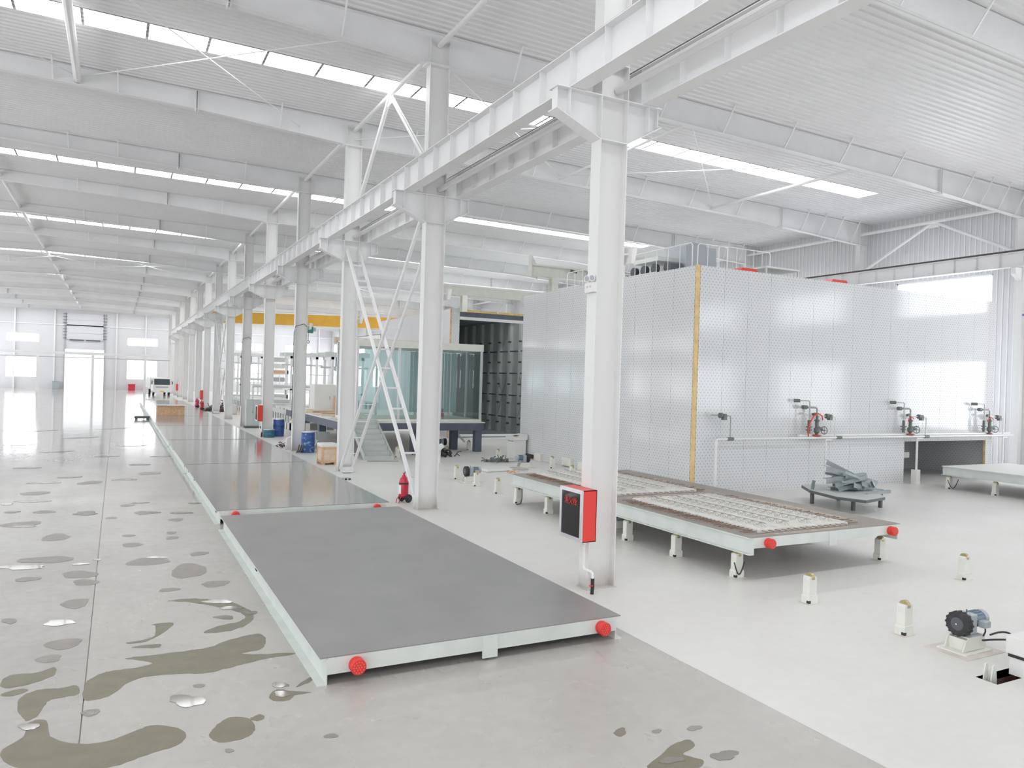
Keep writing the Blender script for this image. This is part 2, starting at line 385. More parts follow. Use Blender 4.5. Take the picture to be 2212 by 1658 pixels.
WATER = [(128, 1344, 34, 6), (52, 1136, 24, 2.5), (45, 1224, 50, 5), (340, 1203, 22, 2), (70, 1082, 44, 2), (185, 1108, 28, 4), (96, 1042, 34, 2), (270, 1035, 24, 2),
         (62, 1568, 20, 8), (405, 1512, 40, 12), (605, 1478, 20, 5), (1565, 1630, 28, 10), (470, 1298, 30, 4), (500, 1312, 22, 4), (610, 1498, 18, 6), (195, 1538, 12, 4),
         (300, 1085, 18, 1.6), (330, 1106, 18, 1.8), (390, 1107, 26, 1.8), (175, 1217, 18, 2), (210, 1208, 8, 2), (150, 1030, 26, 1.5), (300, 1003, 22, 1.3),
         (60, 1010, 30, 1.4), (230, 985, 30, 1.2), (120, 975, 36, 1.3), (350, 985, 22, 1.2), (40, 960, 34, 1.2), (290, 962, 30, 1.1), (170, 945, 40, 1.1), (310, 940, 24, 1.0), (80, 930, 40, 1.0), (240, 925, 34, 1.0),
         (1450, 1640, 26, 7), (15, 1088, 14, 2), (25, 1105, 18, 2), (420, 1086, 14, 1.6), (540, 1322, 14, 4), (485, 1332, 20, 4)]
for i, (u, v, a, b) in enumerate(WATER): patch('puddle', blob(u, v, a, b, -0.03, 101 + i, amp=0.3), 'water', 0.0052 + i * 0.00006)

# ---- walls
WIN_N = [0]
def wall(name, axis, pos, th, u0, u1, z1, holes, m, label):
    """wall in the plane axis = pos with rectangular openings (u0, u1, z0, z1)"""
    us = sorted({u0, u1, *[h[0] for h in holes], *[h[1] for h in holes]}); zs = sorted({0.0, z1, *[h[2] for h in holes], *[h[3] for h in holes]})
    mb = MB()
    for a, b in zip(us, us[1:]):
        for c, d in zip(zs, zs[1:]):
            um, zm = (a + b) / 2, (c + d) / 2
            if any(h[0] < um < h[1] and h[2] < zm < h[3] for h in holes): continue
            if axis == 0: mb.box(pos, pos + th, a, b, c, d)
            else: mb.box(a, b, pos, pos + th, c, d)
    return tag(mb.build(name, m), label, 'wall', kind='structure')
def window(axis, pos, u0, u1, z0, z1, th, label, group, nm=3):
    inward = -1 if pos > 10 else 1
    WIN_N[0] += 1
    w = thing('window_%d' % WIN_N[0], label, 'window', group=group, kind='structure')
    fr = MB(); t = 0.06
    def bx(mb, a, b, c, d, p0, p1):
        if axis == 0: mb.box(p0, p1, a, b, c, d)
        else: mb.box(a, b, p0, p1, c, d)
    p0, p1 = pos + th * 0.2, pos + th * 0.8
    bx(fr, u0, u1, z0, z0 + t, p0, p1); bx(fr, u0, u1, z1 - t, z1, p0, p1); bx(fr, u0, u0 + t, z0, z1, p0, p1); bx(fr, u1 - t, u1, z0, z1, p0, p1)
    fr.build('window_frame', 'pipe_white', w)
    step = (u1 - u0) / nm; pc = pos + th * 0.5
    for i in range(nm):
        pn = MB(); bx(pn, u0 + i * step + 0.03, u0 + (i + 1) * step - 0.03, z0 + 0.05, z1 - 0.05, pc - 0.01, pc + 0.01)
        o = pn.build('pane', 'skylight_rim', w); o.data.materials.append(M['pane_light'])
        for p in o.data.polygons: p.material_index = 1 if p.normal[axis] * inward > 0.5 else 0
    return w
FARW = [(-15.0, -10.7), (1.35, 5.8), (17.9, 22.3), (26.1, 30.6)]
DOOR = (-7.3, -1.9, 0.0, 6.25)
holes = [(a, b, 7.15, 8.45) for a, b in FARW] + [(a, b, 1.75, 4.85) for a, b in FARW]
wall('wall_back', 1, YB, 0.2, XL, XR, 12.5, holes + [DOOR], 'wall', 'far end wall of the hall with a tall open doorway')
for a, b in FARW:
    window(1, YB, a, b, 7.15, 8.45, 0.2, 'high strip window in the far end wall', 'high windows of the end wall')
    window(1, YB, a, b, 1.75, 4.85, 0.2, 'large low window in the far end wall', 'low windows of the end wall')
SIDEH = [(YK(k) + S / 2 - 2.35, YK(k) + S / 2 + 2.35) for k in range(-2, 17)]
holes = [(a, b, 7.0, 8.75) for a, b in SIDEH] + [(a, b, 1.7, 4.9) for a, b in SIDEH]
wall('wall_right', 0, XR, 0.2, YF, YB, 12.3, holes, 'wall', 'ribbed white side wall behind the curing chambers')
wall('wall_left', 0, XL - 0.2, 0.2, YF, YB, 12.5, holes, 'wall', 'unseen white side wall across the wet aisle, added to carry lit windows')  # out of view, put in with its windows to light the hall
for i, (a, b) in enumerate(SIDEH):
    window(0, XR, a, b, 7.0, 8.75, 0.2, 'high strip window in the ribbed side wall', 'high windows of the ribbed wall', 2)
    window(0, XR, a, b, 1.7, 4.9, 0.2, 'large low window in the ribbed side wall', 'low windows of the ribbed wall', 2)
    window(0, XL - 0.2, a, b, 7.0, 8.75, 0.2, 'unseen high strip window added for light in the wall of the wet aisle', 'added high windows of the aisle wall', 2)  # unseen glowing panes, added to brighten the hall from this side
    window(0, XL - 0.2, a, b, 1.7, 4.9, 0.2, 'unseen large low window added for light in the wall of the wet aisle', 'added low windows of the aisle wall', 2)
FRW = [(-17, -12), (-10, -5)]  # unseen lit windows, added for daylight behind the camera
FDOOR = (-3.0, 8.5, 0.0, 7.0)  # unseen gate, added to let sky light into the hall
wall('wall_front', 1, YF - 0.2, 0.2, XL, XR, 12.5, [(a, b, 7.0, 8.75) for a, b in FRW] + [(a, b, 1.7, 4.9) for a, b in FRW] + [FDOOR], 'wall', 'unseen end wall opposite the far doorway, its wide gate opened to admit daylight')
for a, b in FRW:
    window(1, YF - 0.2, a, b, 7.0, 8.75, 0.2, 'unseen high strip window added for daylight in the gate wall', 'added high windows of the gate wall')
    window(1, YF - 0.2, a, b, 1.7, 4.9, 0.2, 'unseen large low window added for daylight in the gate wall', 'added low windows of the gate wall')
ribs = MB()
y = 12.0
while y < 60:
    if not any(a - 0.05 < y < b + 0.05 for a, b in SIDEH): ribs.box(XR - 0.025, XR, y, y + 0.06, 0.0, 12.0)
    else:
        ribs.box(XR - 0.025, XR, y, y + 0.06, 8.8, 12.0); ribs.box(XR - 0.025, XR, y, y + 0.06, 4.95, 6.95)
    y += 0.25
tag(ribs.build('wall_rib', 'sheet', bpy.data.objects['wall_right']), kind='stuff')
g = MB()
for z in (9.9,): g.box(XL, XR, YB - 0.12, YB, z, z + 0.16)
tag(g.build('wall_girt', 'steel_white', bpy.data.objects['wall_back']), kind='stuff')
for x in (-19, -13.9, -8.7, -0.2, 4.0, 12, 17, 24.2, 32): MB().box(x - 0.1, x + 0.1, YB - 0.35, YB - 0.02, 0, 12.2).build('wall_post', 'steel_white', bpy.data.objects['wall_back'])
# far door: raised sectional leaf, guide rails with brackets, slim mullion posts
d = thing('door_1', 'tall doorway in the far end wall with its leaf raised', 'door', kind='structure')
for i in range(4): MB().box(-7.15, -2.05, YB - 0.12, YB - 0.04, 7.75 + i * 1.03, 8.76 + i * 1.03).build('door_panel', 'wall', d)
for x in (-7.35, -1.85):
    MB().box(x - 0.07, x + 0.07, YB - 0.2, YB - 0.03, 0, 11.95).build('guide_rail', 'pipe_grey', d)
    for i in range(9): MB().box(x - 0.28, x + 0.28, YB - 0.24, YB - 0.18, 7.9 + i * 0.47, 7.98 + i * 0.47).build('bracket', 'slate_steel', d)
MB().box(-6.7, -4.75, YB - 0.22, YB - 0.12, 7.6, 7.78).build('bottom_seal', 'dark', d); MB().box(-4.45, -2.5, YB - 0.22, YB - 0.12, 7.6, 7.78).build('bottom_seal', 'dark', d)

# ---- ceiling: ribbed liner sheets, one run of sheets per bay and slope
ceiling = thing('ceiling', 'ribbed white roof lining with bright translucent strips', 'ceiling', kind='structure')
def sheet_run(y0, y1, x0, x1):
    prof = []; y = y0; n = round((y1 - y0) / 0.25); p = (y1 - y0) / n
    for i in range(n): prof += [(y, 0), (y + p * 0.70, 0), (y + p * 0.76, -0.045), (y + p * 0.94, -0.045)]; y += p
    prof.append((y1, 0)); mb = MB()
    for x in (x0, x1): mb.v += [(x, a, zt(x) + 0.03 + b) for a, b in prof]
    k = len(prof); mb.f = [(i, i + 1, k + i + 1, k + i) for i in range(k - 1)]
    return mb
for k in range(-2, 17):
    y0 = YK(k) if k > -2 else YF
    for a, b in ((XL, RIDGE), (RIDGE, XC), (XC, XR)): sheet_run(y0, YK(k + 1), a, b).build('roof_sheet', 'sheet', ceiling)
MB().box(XL - 0.2, XR + 0.2, YF - 0.2, YB + 0.2, 12.75, 12.85).build('roof_skin', 'wall', ceiling)
def seg_mesh(w, l):
    mb = MB().box(-l / 2, l / 2, -w / 2, w / 2, -0.012, 0); me = mb.mesh('skylight_pane', 'skylight_rim'); me.materials.append(M['skylight'])
    for p in me.polygons: p.material_index = 1 if p.normal.z < -0.5 else 0
    return me
SEG = seg_mesh(1.0, 1.43)
for n, k in enumerate(range(-2, 17, 2)):
    yc = YK(k) + S / 2
    sk = thing('skylight', 'translucent strip of roof lights across the ribbed ceiling', 'skylight', (0, yc, 0), group='roof light strips', kind='structure')
    x = -18.25
    while x < 28.6:
        th = math.atan(0.0135) * (1 if x > RIDGE else -1)
        put('skylight_pane', SEG, sk, (x, 0, zt(x) - 0.024), (0, th, 0)); x += 1.5
# ---- rafters
RX = [-19.9, -14, -9, -5, -1.5, 2, 7.18, 12, 16, 20, 24, 26, 28, 31, 34.2]
def rafter_mesh():
    mb = MB(); wv = []
    for a, b in zip(RX, RX[1:]):
        mb.prism([(a, zb(a)), (b, zb(b)), (b, zt(b)), (a, zt(a))], 1, -0.006, 0.006)
        for f, o in ((zb, 0.0), (zt, -0.016)):
            mb.prism([(a, f(a) + o), (b, f(b) + o), (b, f(b) + o + 0.016), (a, f(a) + o + 0.016)], 1, -0.11, 0.11)
    return mb.mesh('rafter_beam', 'steel_white')
RM = rafter_mesh()
FLY = [-17, -14, -11, -8, -1.9, -0.2, 4.6, 9.3, 11.8, 14.3, 16.8, 19.5, 22.2, 25, 29.2, 30.4, 31.6, 32.8]
def fly_mesh(x): return MB().bar((x, -0.62, zt(x)), (x + 0.02, -0.09, zb(x) + 0.03), 0.045, 0.045).mesh('fly_brace', 'steel_white')
FM = [fly_mesh(x) for x in FLY]
def splice_mesh(x):
    mb = MB()
    for o in (-0.03, 0.03): mb.box(x + o - 0.01, x + o + 0.01, -0.125, 0.125, zb(x) - 0.07, zt(x) - 0.01)
    return mb.mesh('splice_plate', 'steel_white')
SM = [splice_mesh(x) for x in (-11.5, 2.05, 27.9)]
STM = MB()
for x in (15.1,): STM.box(x - 0.008, x + 0.008, -0.1, 0.1, zb(x), zt(x))
RLAB = {1: 'white tapered steel rafter over the column with the red hose cabinet', 2: 'white tapered steel rafter over the column where the ladder-like brace foots', 3: 'white tapered steel rafter over the column beside the wooden crate'}
for k in range(1, 17):
    r = thing('roof_rafter', RLAB.get(k, 'white tapered steel rafter of the frames beyond the wooden crate'), 'rafter', (0, YK(k), 0), group='roof rafters', kind='structure')
    put('rafter_beam', RM, r)
    for x, me in zip(FLY, FM):
        if k < 10: put('fly_brace', me, r)
    for me in SM: put('splice_plate', me, r)

# ---- column row
def column_paint():
    m, nt, b, N, L = node_mat('column_paint')
    tc = N('ShaderNodeTexCoord'); sp = N('ShaderNodeSeparateXYZ'); L(tc.outputs['Object'], sp.inputs[0])
    n = N('ShaderNodeTexNoise'); n.inputs['Scale'].default_value = 4.0; n.inputs['Detail'].default_value = 6; L(tc.outputs['Object'], n.inputs['Vector'])
    mr = N('ShaderNodeMapRange'); mr.inputs[1].default_value = 0.42; mr.inputs[2].default_value = 0.0; mr.inputs[3].default_value = 0; mr.inputs[4].default_value = 1.1
    L(sp.outputs[2], mr.inputs[0])
    mu = N('ShaderNodeMath'); mu.operation = 'MULTIPLY'; L(mr.outputs[0], mu.inputs[0]); L(n.outputs['Fac'], mu.inputs[1])
    mx = N('ShaderNodeMix'); mx.data_type = 'RGBA'; mx.inputs[6].default_value = (0.80, 0.80, 0.79, 1); mx.inputs[7].default_value = (0.50, 0.44, 0.40, 1)
    L(mu.outputs[0], mx.inputs[0]); L(mx.outputs[2], b.inputs['Base Color']); b.inputs['Roughness'].default_value = 0.42
    return m
M['column_paint'] = column_paint()
sh = MB(); h2, w2 = CW / 2, CB / 2
sh.box(-h2 + 0.016, h2 - 0.016, -0.007, 0.007, 0, 12.05); sh.box(-h2, -h2 + 0.016, -w2, w2, 0, 12.1); sh.box(h2 - 0.016, h2, -w2, w2, 0, 12.1)
SHAFT = sh.mesh('shaft', 'column_paint')
BASE = MB().box(-h2 - 0.02, h2 + 0.02, -w2 - 0.02, w2 + 0.02, 0, 0.018).mesh('base_plate', 'column_paint')
CAP = MB().box(-h2 - 0.1, h2 + 0.1, -w2 - 0.03, w2 + 0.03, 11.40, 11.425).box(-h2 - 0.1, h2 + 0.1, -w2 - 0.03, w2 + 0.03, 11.43, 11.455).mesh('cap_plate', 'steel_white')
CONT = MB()
for z in (7.39, 8.1, 8.66):
    CONT.box(-h2, h2, -w2, -0.007, z - 0.008, z + 0.008); CONT.box(-h2, h2, 0.007, w2, z - 0.008, z + 0.008)
CONT = CONT.mesh('stiffener', 'steel_white')
def corbel(x0, x1, ztip):
    mb = MB(); s = 1 if x1 > x0 else -1
    mb.prism([(x0, 7.39), (x1, ztip), (x1, 8.1), (x0, 8.1)], 1, -0.007, 0.007)
    mb.prism([(x0, 8.092), (x1 + s * 0.04, 8.092), (x1 + s * 0.04, 8.108), (x0, 8.108)], 1, -w2, w2)
    mb.prism([(x0, 7.382), (x1 + s * 0.04, ztip - 0.012), (x1 + s * 0.04, ztip + 0.006), (x0, 7.398)], 1, -w2, w2)
    xs = x1 - s * 0.22; mb.box(xs - 0.007, xs + 0.007, -w2 + 0.01, w2 - 0.01, ztip - 0.02 - 0.1, 8.1)
    mb.box(x1 - 0.007, x1 + 0.007, -w2 * 0.6, w2 * 0.6, ztip, 8.1)
    return mb.mesh('corbel', 'steel_white')
CL, CR = corbel(-h2, 6.10 - XC, 7.75), corbel(h2, 8.10 - XC, 7.79)
COLLAB = {1: 'white steel H-column that carries the red glass-fronted hose cabinet', 2: 'white steel H-column beside the wheeled red extinguisher', 3: 'white steel H-column where the two tube braces foot beside the crate',
          4: 'white steel H-column behind the paint-splashed blue drum', 5: 'white steel H-column beside the tall and the short blue drums', 6: 'white steel H-column with the grey switch cabinet at its foot'}
columns = {}
for k in range(1, 17):
    c = thing('steel_column', COLLAB.get(k, 'white steel H-column of the row beyond the grey switch cabinet'), 'column', (XC, YK(k), 0), group='row of hall columns', kind='structure'); columns[k] = c
    put('shaft', SHAFT, c); put('base_plate', BASE, c); put('cap_plate', CAP, c); put('stiffener', CONT, c)
    if k < 15: put('corbel', CL, c); put('corbel', CR, c)
for k in range(1, 17):
    c = thing('wall_column', 'white steel column against the ribbed side wall', 'column', (33.72, YK(k), 0), group='columns along the ribbed wall', kind='structure')
    put('shaft', SHAFT, c)
    MB().prism([(-h2, 8.2), (-0.72, 8.45), (-0.72, 8.72), (-h2, 8.72)], 1, -0.1, 0.1).build('corbel', 'steel_white', c)
# ---- crane runways
def runway(x, z0, y0, y1, label, rail=True):
    t = thing('crane_runway', label, 'crane girder', kind='structure'); dpt = 0.62
    MB().h((x, y0, z0 + dpt / 2), (x, y1, z0 + dpt / 2), dpt, 0.30, 0.012, 0.018).build('girder', 'steel_white', t)
    st = MB().box(-0.135, -0.006, -0.006, 0.006, 0.018, dpt - 0.018).box(0.006, 0.135, -0.006, 0.006, 0.018, dpt - 0.018).mesh('web_stiffener', 'steel_white')
    k = 0; yy = y0 + 0.6
    while yy < y1:
        if yy < 75: put('web_stiffener', st, t, (x, yy, z0))
        yy += S / 8
    MB().box(x - 0.035, x + 0.035, y0, y1, z0 + dpt, z0 + dpt + 0.1).build('rail', 'rust_rail', t)
    return t
runway(6.45, 8.112, -3, 113.6, 'white crane girder over the dark pallets, on the corbels of the column row')
runway(7.88, 8.112, -3, 113.6, 'white crane girder on the chamber side of the column row')
runway(33.15, 8.74, 2.6, 128, 'white crane girder along the ribbed side wall')
# ---- struts and bracing
def pipe(name, a, b, r, label, group, m='steel_white', n=10):
    return tag(MB().cyl(a, b, r, n).build(name, m, None, True), label, 'brace', group, 'structure')
for k in range(0, 16):
    y0, y1 = YK(k) + 0.02, YK(k + 1) - 0.02
    if k < 14: pipe('strut_pipe', (7.30, y0, 8.28), (7.30, y1, 8.28), 0.07, 'round strut pipe between the corbels of two columns', 'corbel strut pipes')
    pipe('strut_pipe', (7.18, y0, 11.98), (7.18, y1, 11.98), 0.07, 'round strut pipe between two column heads', 'column head strut pipes')
    pipe('strut_pipe', (RIDGE, y0, 12.2), (RIDGE, y1, 12.2), 0.09, 'round strut pipe along the roof ridge', 'ridge strut pipes')
    pipe('strut_pipe', (33.55, y0, 11.35), (33.55, y1, 11.35), 0.08, 'round strut pipe along the eaves of the ribbed wall', 'eaves strut pipes')
pipe('strut_pipe', (23.6, YK(2), 11.42), (23.6, YK(3), 11.42), 0.06, 'round strut pipe below the end of a roof light strip', 'roof strut pipe')
pipe('strut_pipe', (15.6, YK(2), 11.55), (15.6, YK(3), 11.55), 0.045, 'thin strut pipe between two rafters above the dotted chamber', 'roof strut pipe')
pipe('strut_pipe', (-1.25, YK(2), 12.0), (-1.25, YK(3), 12.0), 0.11, 'stout strut pipe between two rafters above the wet aisle', 'roof strut pipe')
def rod_bay(k):
    for a, b in ((-7.8, -1.25), (-1.25, 5.3), (7.18, 15.6), (15.6, 23.6)):
        for p, q in ((a, b), (b, a)):
            pipe('brace_rod', (p, YK(k) + 0.03, zb(p) + 0.25), (q, YK(k + 1) - 0.03, zb(q) + 0.25), 0.016, 'thin white cross rod in the plane of the roof', 'roof cross rods', n=6)
rod_bay(2); rod_bay(8)
def v_brace(x, k, za, zbm, label):
    t = thing('v_brace', label, 'brace', kind='structure')
    ym = YK(k) + S / 2
    for s in (0, 1): MB().cyl((x, ym + (0.1 if s else -0.1), za), (x, YK(k + s) + (-0.2 if s else 0.2), zbm), 0.065, 10).build('brace_tube', 'steel_white', t, True)
    MB().box(x - 0.01, x + 0.01, ym - 0.25, ym + 0.25, za - 0.22, za + 0.05).build('gusset', 'steel_white', t)
v_brace(7.18, 2, 11.9, 8.75, 'white tube brace like an upturned V above the crossing ladder braces')
v_brace(33.6, 2, 11.3, 9.45, 'white tube brace like an upturned V high on the ribbed wall')
def x_brace(k, lab1, lab2):
    """two diagonals, each of two rails on the flange planes tied by battens"""
    for n, (ya, za, yb, zb_, tube, lab) in enumerate(((YK(k) + 0.22, 0.15, YK(k + 1) - 0.2, 7.75, False, lab1), (YK(k + 1) - 0.2, 0.15, YK(k) + 0.2, 7.75, True, lab2))):
        t = thing('lattice_brace', lab, 'brace', kind='structure')
        for x in (XC - 0.21, XC + 0.21):
            mb = MB()
            if tube: mb.cyl((x, ya, za), (x, yb, zb_), 0.05, 10)
            else: mb.bar((x, ya, za), (x, yb, zb_), 0.012, 0.12, (0, 0, 1)).bar((x + 0.03, ya, za + 0.06), (x + 0.03, yb, zb_ + 0.06), 0.07, 0.012, (0, 0, 1))
            mb.build('rail', 'steel_white', t)
        nr = 13
        for i in range(1, nr):
            f = i / nr; y, z = ya + (yb - ya) * f, za + (zb_ - za) * f
            MB().bar((XC - 0.21, y, z), (XC + 0.21, y, z), 0.05, 0.02 if tube else 0.05).build('batten', 'steel_white', t)
        MB().box(XC - 0.22, XC + 0.22, ya - 0.12, ya + 0.12, za - 0.13, za + 0.05).build('foot_plate', 'steel_white', t)
x_brace(2, 'ladder-like flat bar brace leaning between two columns behind the wheeled extinguisher', 'double tube brace crossing the ladder-like flat bar brace')
x_brace(7, 'ladder-like brace rising above the heap of brown scrap', 'double tube brace crossing above the heap of brown scrap')
# ================================================================ mould pallets
PW, PL, PH = 4.0, 9.012, 0.311
def pallet_meshes(deck):
    r = {}
    r['deck'] = MB().box(0, PW, 0, PL, PH - 0.012, PH).mesh('deck', deck)
    for s, n in ((0, 'L'), (1, 'R')):
        mb = MB(); f = (lambda x: x) if s == 0 else (lambda x: PW - x)
        def bx(a, b, z0, z1): mb.box(min(f(a), f(b)), max(f(a), f(b)), 0, PL, z0, z1)
        bx(0.07, 0.084, 0.014, PH - 0.012); bx(-0.025, 0.084, 0, 0.014); bx(0.0, 0.084, PH - 0.03, PH - 0.012)
        r['side' + n] = mb.mesh('side_beam', 'pallet_paint')
    r['end'] = MB().box(0.084, PW - 0.084, 0, 0.012, 0.115, PH - 0.012).box(0.084, PW - 0.084, 0.012, 0.09, 0.115, 0.127).mesh('end_beam', 'pallet_paint')
    r['tab'] = MB().box(-0.1, 0.1, -0.02, 0.0, 0.03, PH - 0.012).mesh('end_tab', 'pallet_paint')
    return r
PM = pallet_meshes('deck')
PM2 = dict(PM); PM2['deck'] = MB().box(0, PW, 0, PL, PH - 0.012, PH).mesh('deck', 'deck_rusty')
PMW = dict(PM); PMW['deck'] = MB().box(0, PW, 0, PL, PH - 0.012, PH).mesh('deck', 'deck_wet')
BUF = MB().lathe([(0.0, 0.0), (0.082, 0.0), (0.088, -0.02), (0.088, -0.045), (0.078, -0.06), (0.088, -0.075), (0.088, -0.12), (0.080, -0.132), (0.0, -0.134)], n=22, axis=1).mesh('buffer', 'red', True)
_s = MB()
for R, n in ((0.0, 1), (0.03, 6), (0.06, 12)):
    for i in range(n):
        a = 2 * math.pi * i / n; x, z = R * math.cos(a), R * math.sin(a); _s.cyl((x, -0.134, z), (x, -0.1385, z), 0.009, 6)
STUDS = _s.mesh('stud_ring', mat('red_stud', (0.86, 0.16, 0.14), 0.35))
CROSS = MB().box(0.084, PW - 0.084, -0.04, 0.04, 0.16, PH - 0.014).mesh('cross_rib', 'pallet_paint')
def pallet(x, y, z, label, group, rusty=False, wet=False):
    P = PM2 if rusty else (PMW if wet else PM)
    t = thing('steel_pallet', label, 'pallet', (x, y, z), group=group)
    put('deck', P['deck'], t); put('side_beam', P['sideL'], t); put('side_beam', P['sideR'], t)
    for e in (0, 1):
        put('end_beam', P['end'], t, (0, 0, 0) if e == 0 else (PW, PL, 0), (0, 0, math.pi * e))
        put('end_tab', P['tab'], t, (2.06, 0, 0) if e == 0 else (2.06, PL, 0), (0, 0, math.pi * e))
    for bx in (0.40, 3.68):
        b = put('buffer', BUF, t, (bx, 0, 0.195)); put('stud_ring', STUDS, b)
    for i in range(1, 6): put('cross_rib', CROSS, t, (0, i * PL / 6, 0))
    return t
PLAB = ['dark steel mould pallet lying at the head of the floor row, its end bare',
        'dark steel mould pallet second in the floor row, beside the wheeled extinguisher',
        'dark steel mould pallet of the floor row beside the wooden crate', 'dark steel mould pallet of the floor row beside the tall and short drums', 'dark steel mould pallet of the floor row beside the switch cabinet',
        'dark steel mould pallet of the floor row that carries the timber box', 'dark steel mould pallet of the floor row beside the brown scrap heap', 'dark steel mould pallet that ends the floor row toward the white truck']
for i in range(8):
    lab = PLAB[i]
    t = pallet(2.035, 8.227 + i * 9.692 - (0.0 if i < 2 else 0.52), 0.0, lab, 'mould pallets lying in a row on the floor', wet=i > 0)
    if i > 1: t.scale = (1, 1.054, 1)
    if i < 3:
        for yy in ((4.6,) if i == 0 else (8.2, 0.6, 6.2)): MB().box(0.055, 0.071, yy, yy + 0.12, 0.16, 0.25).build('slot', 'black', t)
RP = (9.80, 9.66, 0.485)
rp = pallet(*RP, 'raised steel mould pallet on roller stands, carrying two concrete slabs', 'mould pallets on roller stands', True)
PM2['deck'] = MB().box(0, PW, 0, PL, PH - 0.012, PH).mesh('deck', 'machine_white')  # pale deck colour stands in for windows reflected at a grazing angle
p3 = pallet(26.2, 7.8, 0.485, 'raised bare mould pallet by the chamber opening, window reflection painted pale on its deck', 'mould pallets on roller stands', True)
# rust stains scattered over the raised deck
# ---- precast slabs with lattice girders
def slab(x0, y0, w, l, label):
    zt0 = RP[2] + PH
    t = thing('concrete_slab', label, 'slab', (x0, y0, zt0), group='precast slabs on the raised pallet')
    MB().box(0, w, 0, l, 0, 0.06).build('slab_body', 'concrete', t, bevel=0.006)
    for i in range(4):
        xx = w * (i + 0.5) / 4; g = MB(); zt_ = 0.135
        g.bar((xx, 0.12, zt_), (xx, l - 0.12, zt_), 0.012, 0.012)
        for s in (-1, 1):
            n = int((l - 0.3) / 0.2)
            for j in range(n):
                ya = 0.15 + j * 0.2
                g.bar((xx + s * 0.05, ya, 0.055), (xx, ya + 0.1, zt_), 0.006, 0.006); g.bar((xx, ya + 0.1, zt_), (xx + s * 0.05, ya + 0.2, 0.055), 0.006, 0.006)
        g.build('lattice_girder', 'wire', t)
    for s in (0, 1):
        rb = MB(); n = int(l / 0.105)
        for j in range(n):
            ya = 0.05 + j * 0.105 + random.uniform(-0.012, 0.012); e = random.uniform(0.30, 0.36); z = 0.03 + random.uniform(-0.004, 0.004); dz = random.uniform(-0.01, 0.02)
            if s == 0: rb.bar((0.02, ya, z), (-e, ya + random.uniform(-0.02, 0.02), z + dz), 0.014, 0.014)
            else: rb.bar((w - 0.02, ya, z), (w + e, ya + random.uniform(-0.02, 0.02), z + dz), 0.014, 0.014)
        tag(rb.build('starter_bars', 'rebar', t), kind='stuff')
    for s in (0, 1):
        rb = MB()
        for j in range(int(w / 0.16)):
            xa = 0.08 + j * 0.16
            if s == 0: rb.bar((xa, 0.02, 0.035), (xa + 0.01, -0.12, 0.04), 0.012, 0.012)
            else: rb.bar((xa, l - 0.02, 0.035), (xa, l + 0.12, 0.045), 0.012, 0.012)
        tag(rb.build('end_bars', 'rebar', t), kind='stuff')
slab(10.25, 9.92, 2.35, 3.75, 'pale precast concrete slab with wire lattice ridges, at the buffer end of the pallet')
slab(10.35, 14.35, 2.35, 3.9, 'pale precast concrete slab with wire lattice ridges, at the rear of the pallet')
for (x, y, w, l) in ((13.05, 10.4, 0.28, 2.8), (12.95, 14.3, 0.3, 3.4), (10.4, 13.8, 2.5, 0.4), (10.1, 9.72, 2.4, 0.12)):
    o = MB(); pts = [(x + w / 2 + w / 2 * (1 + 0.25 * math.sin(3 * a) + 0.15 * math.sin(7 * a)) * math.cos(a), y + l / 2 + l / 2 * (1 + 0.1 * math.sin(4 * a)) * math.sin(a)) for a in [i * 2 * math.pi / 36 for i in range(36)]]
    o.prism([(a - RP[0], b - RP[1]) for a, b in pts], 2, PH, PH + 0.0015); o.build('grout_stain', mat('grout_stain', (0.50, 0.42, 0.35), 0.8, var=0.2, scale=9), rp)

# ---- roller stands
def stand_proto():
    t = thing('roller_stand', 'x', 'roller stand', group='roller stands on the pale floor')
    MB().prism([(-0.082, 0.10), (0.082, 0.10), (0.082, 0.41), (0.065, 0.43), (-0.065, 0.43), (-0.082, 0.41)], 1, -0.065, 0.065).build('post', 'cream', t)
    MB().prism([(-0.10, 0.0), (0.10, 0.0), (0.10, 0.11), (0.084, 0.135), (-0.084, 0.135), (-0.10, 0.11)], 1, -0.078, 0.078).build('foot', 'cream', t)
    MB().box(-0.13, 0.13, -0.10, 0.10, 0, 0.006).build('base_plate', 'stain', t)
    MB().box(-0.102, -0.06, -0.080, -0.03, 0.012, 0.055).build('slot', 'black', t)
    MB().cyl((-0.03, 0, 0.41), (0.03, 0, 0.41), 0.072, 18).build('roller', 'brass', t, True)
    return t
sp = stand_proto(); first = True
SPOTS = [(9.88, 6.81, 'bare roller stand next to the black-tyred drive wheel and white machine'), (9.86, 8.43, 'bare roller stand just off the buffer end of the raised pallet'), (13.83, 8.39, 'bare roller stand in the far file, off the buffer end of the raised pallet'),
         (10.17, 20.2, 'bare roller stand just behind the raised pallet'), (10.2, 21.77, 'bare roller stand right in front of the grey drive motor'), (10.27, 23.5, 'bare roller stand beside the grey drive wheel'),
         (14.43, 28.7, 'roller stand beside the coil of black cable on the floor'), (15.0, 33.0, 'roller stand under the edge of the glass booth'), (15.2, 25.5, 'roller stand beside the chamber wall by the blue motor'), (14.3, 22.6, 'roller stand between the chamber wall and the rear of the pallet')]
SPOTS += [(9.92, y, 'roller stand holding up the long side of the slab-laden pallet') for y in (10.09, 11.75, 13.36, 15.05, 16.77, 18.45)]
SPOTS += [(13.74, y, 'roller stand under the chamber side of the slab-laden pallet') for y in (10.05, 13.36, 16.77)]
SPOTS += [(26.32, y, 'roller stand holding up the bare pallet by the chamber opening') for y in (16.6, 15.0, 13.4)]
SPOTS += [(10.6, 30.6, 'roller stand beside the foot of the steel stairs'), (11.0, 29.2, 'roller stand in front of the steel stairs')]
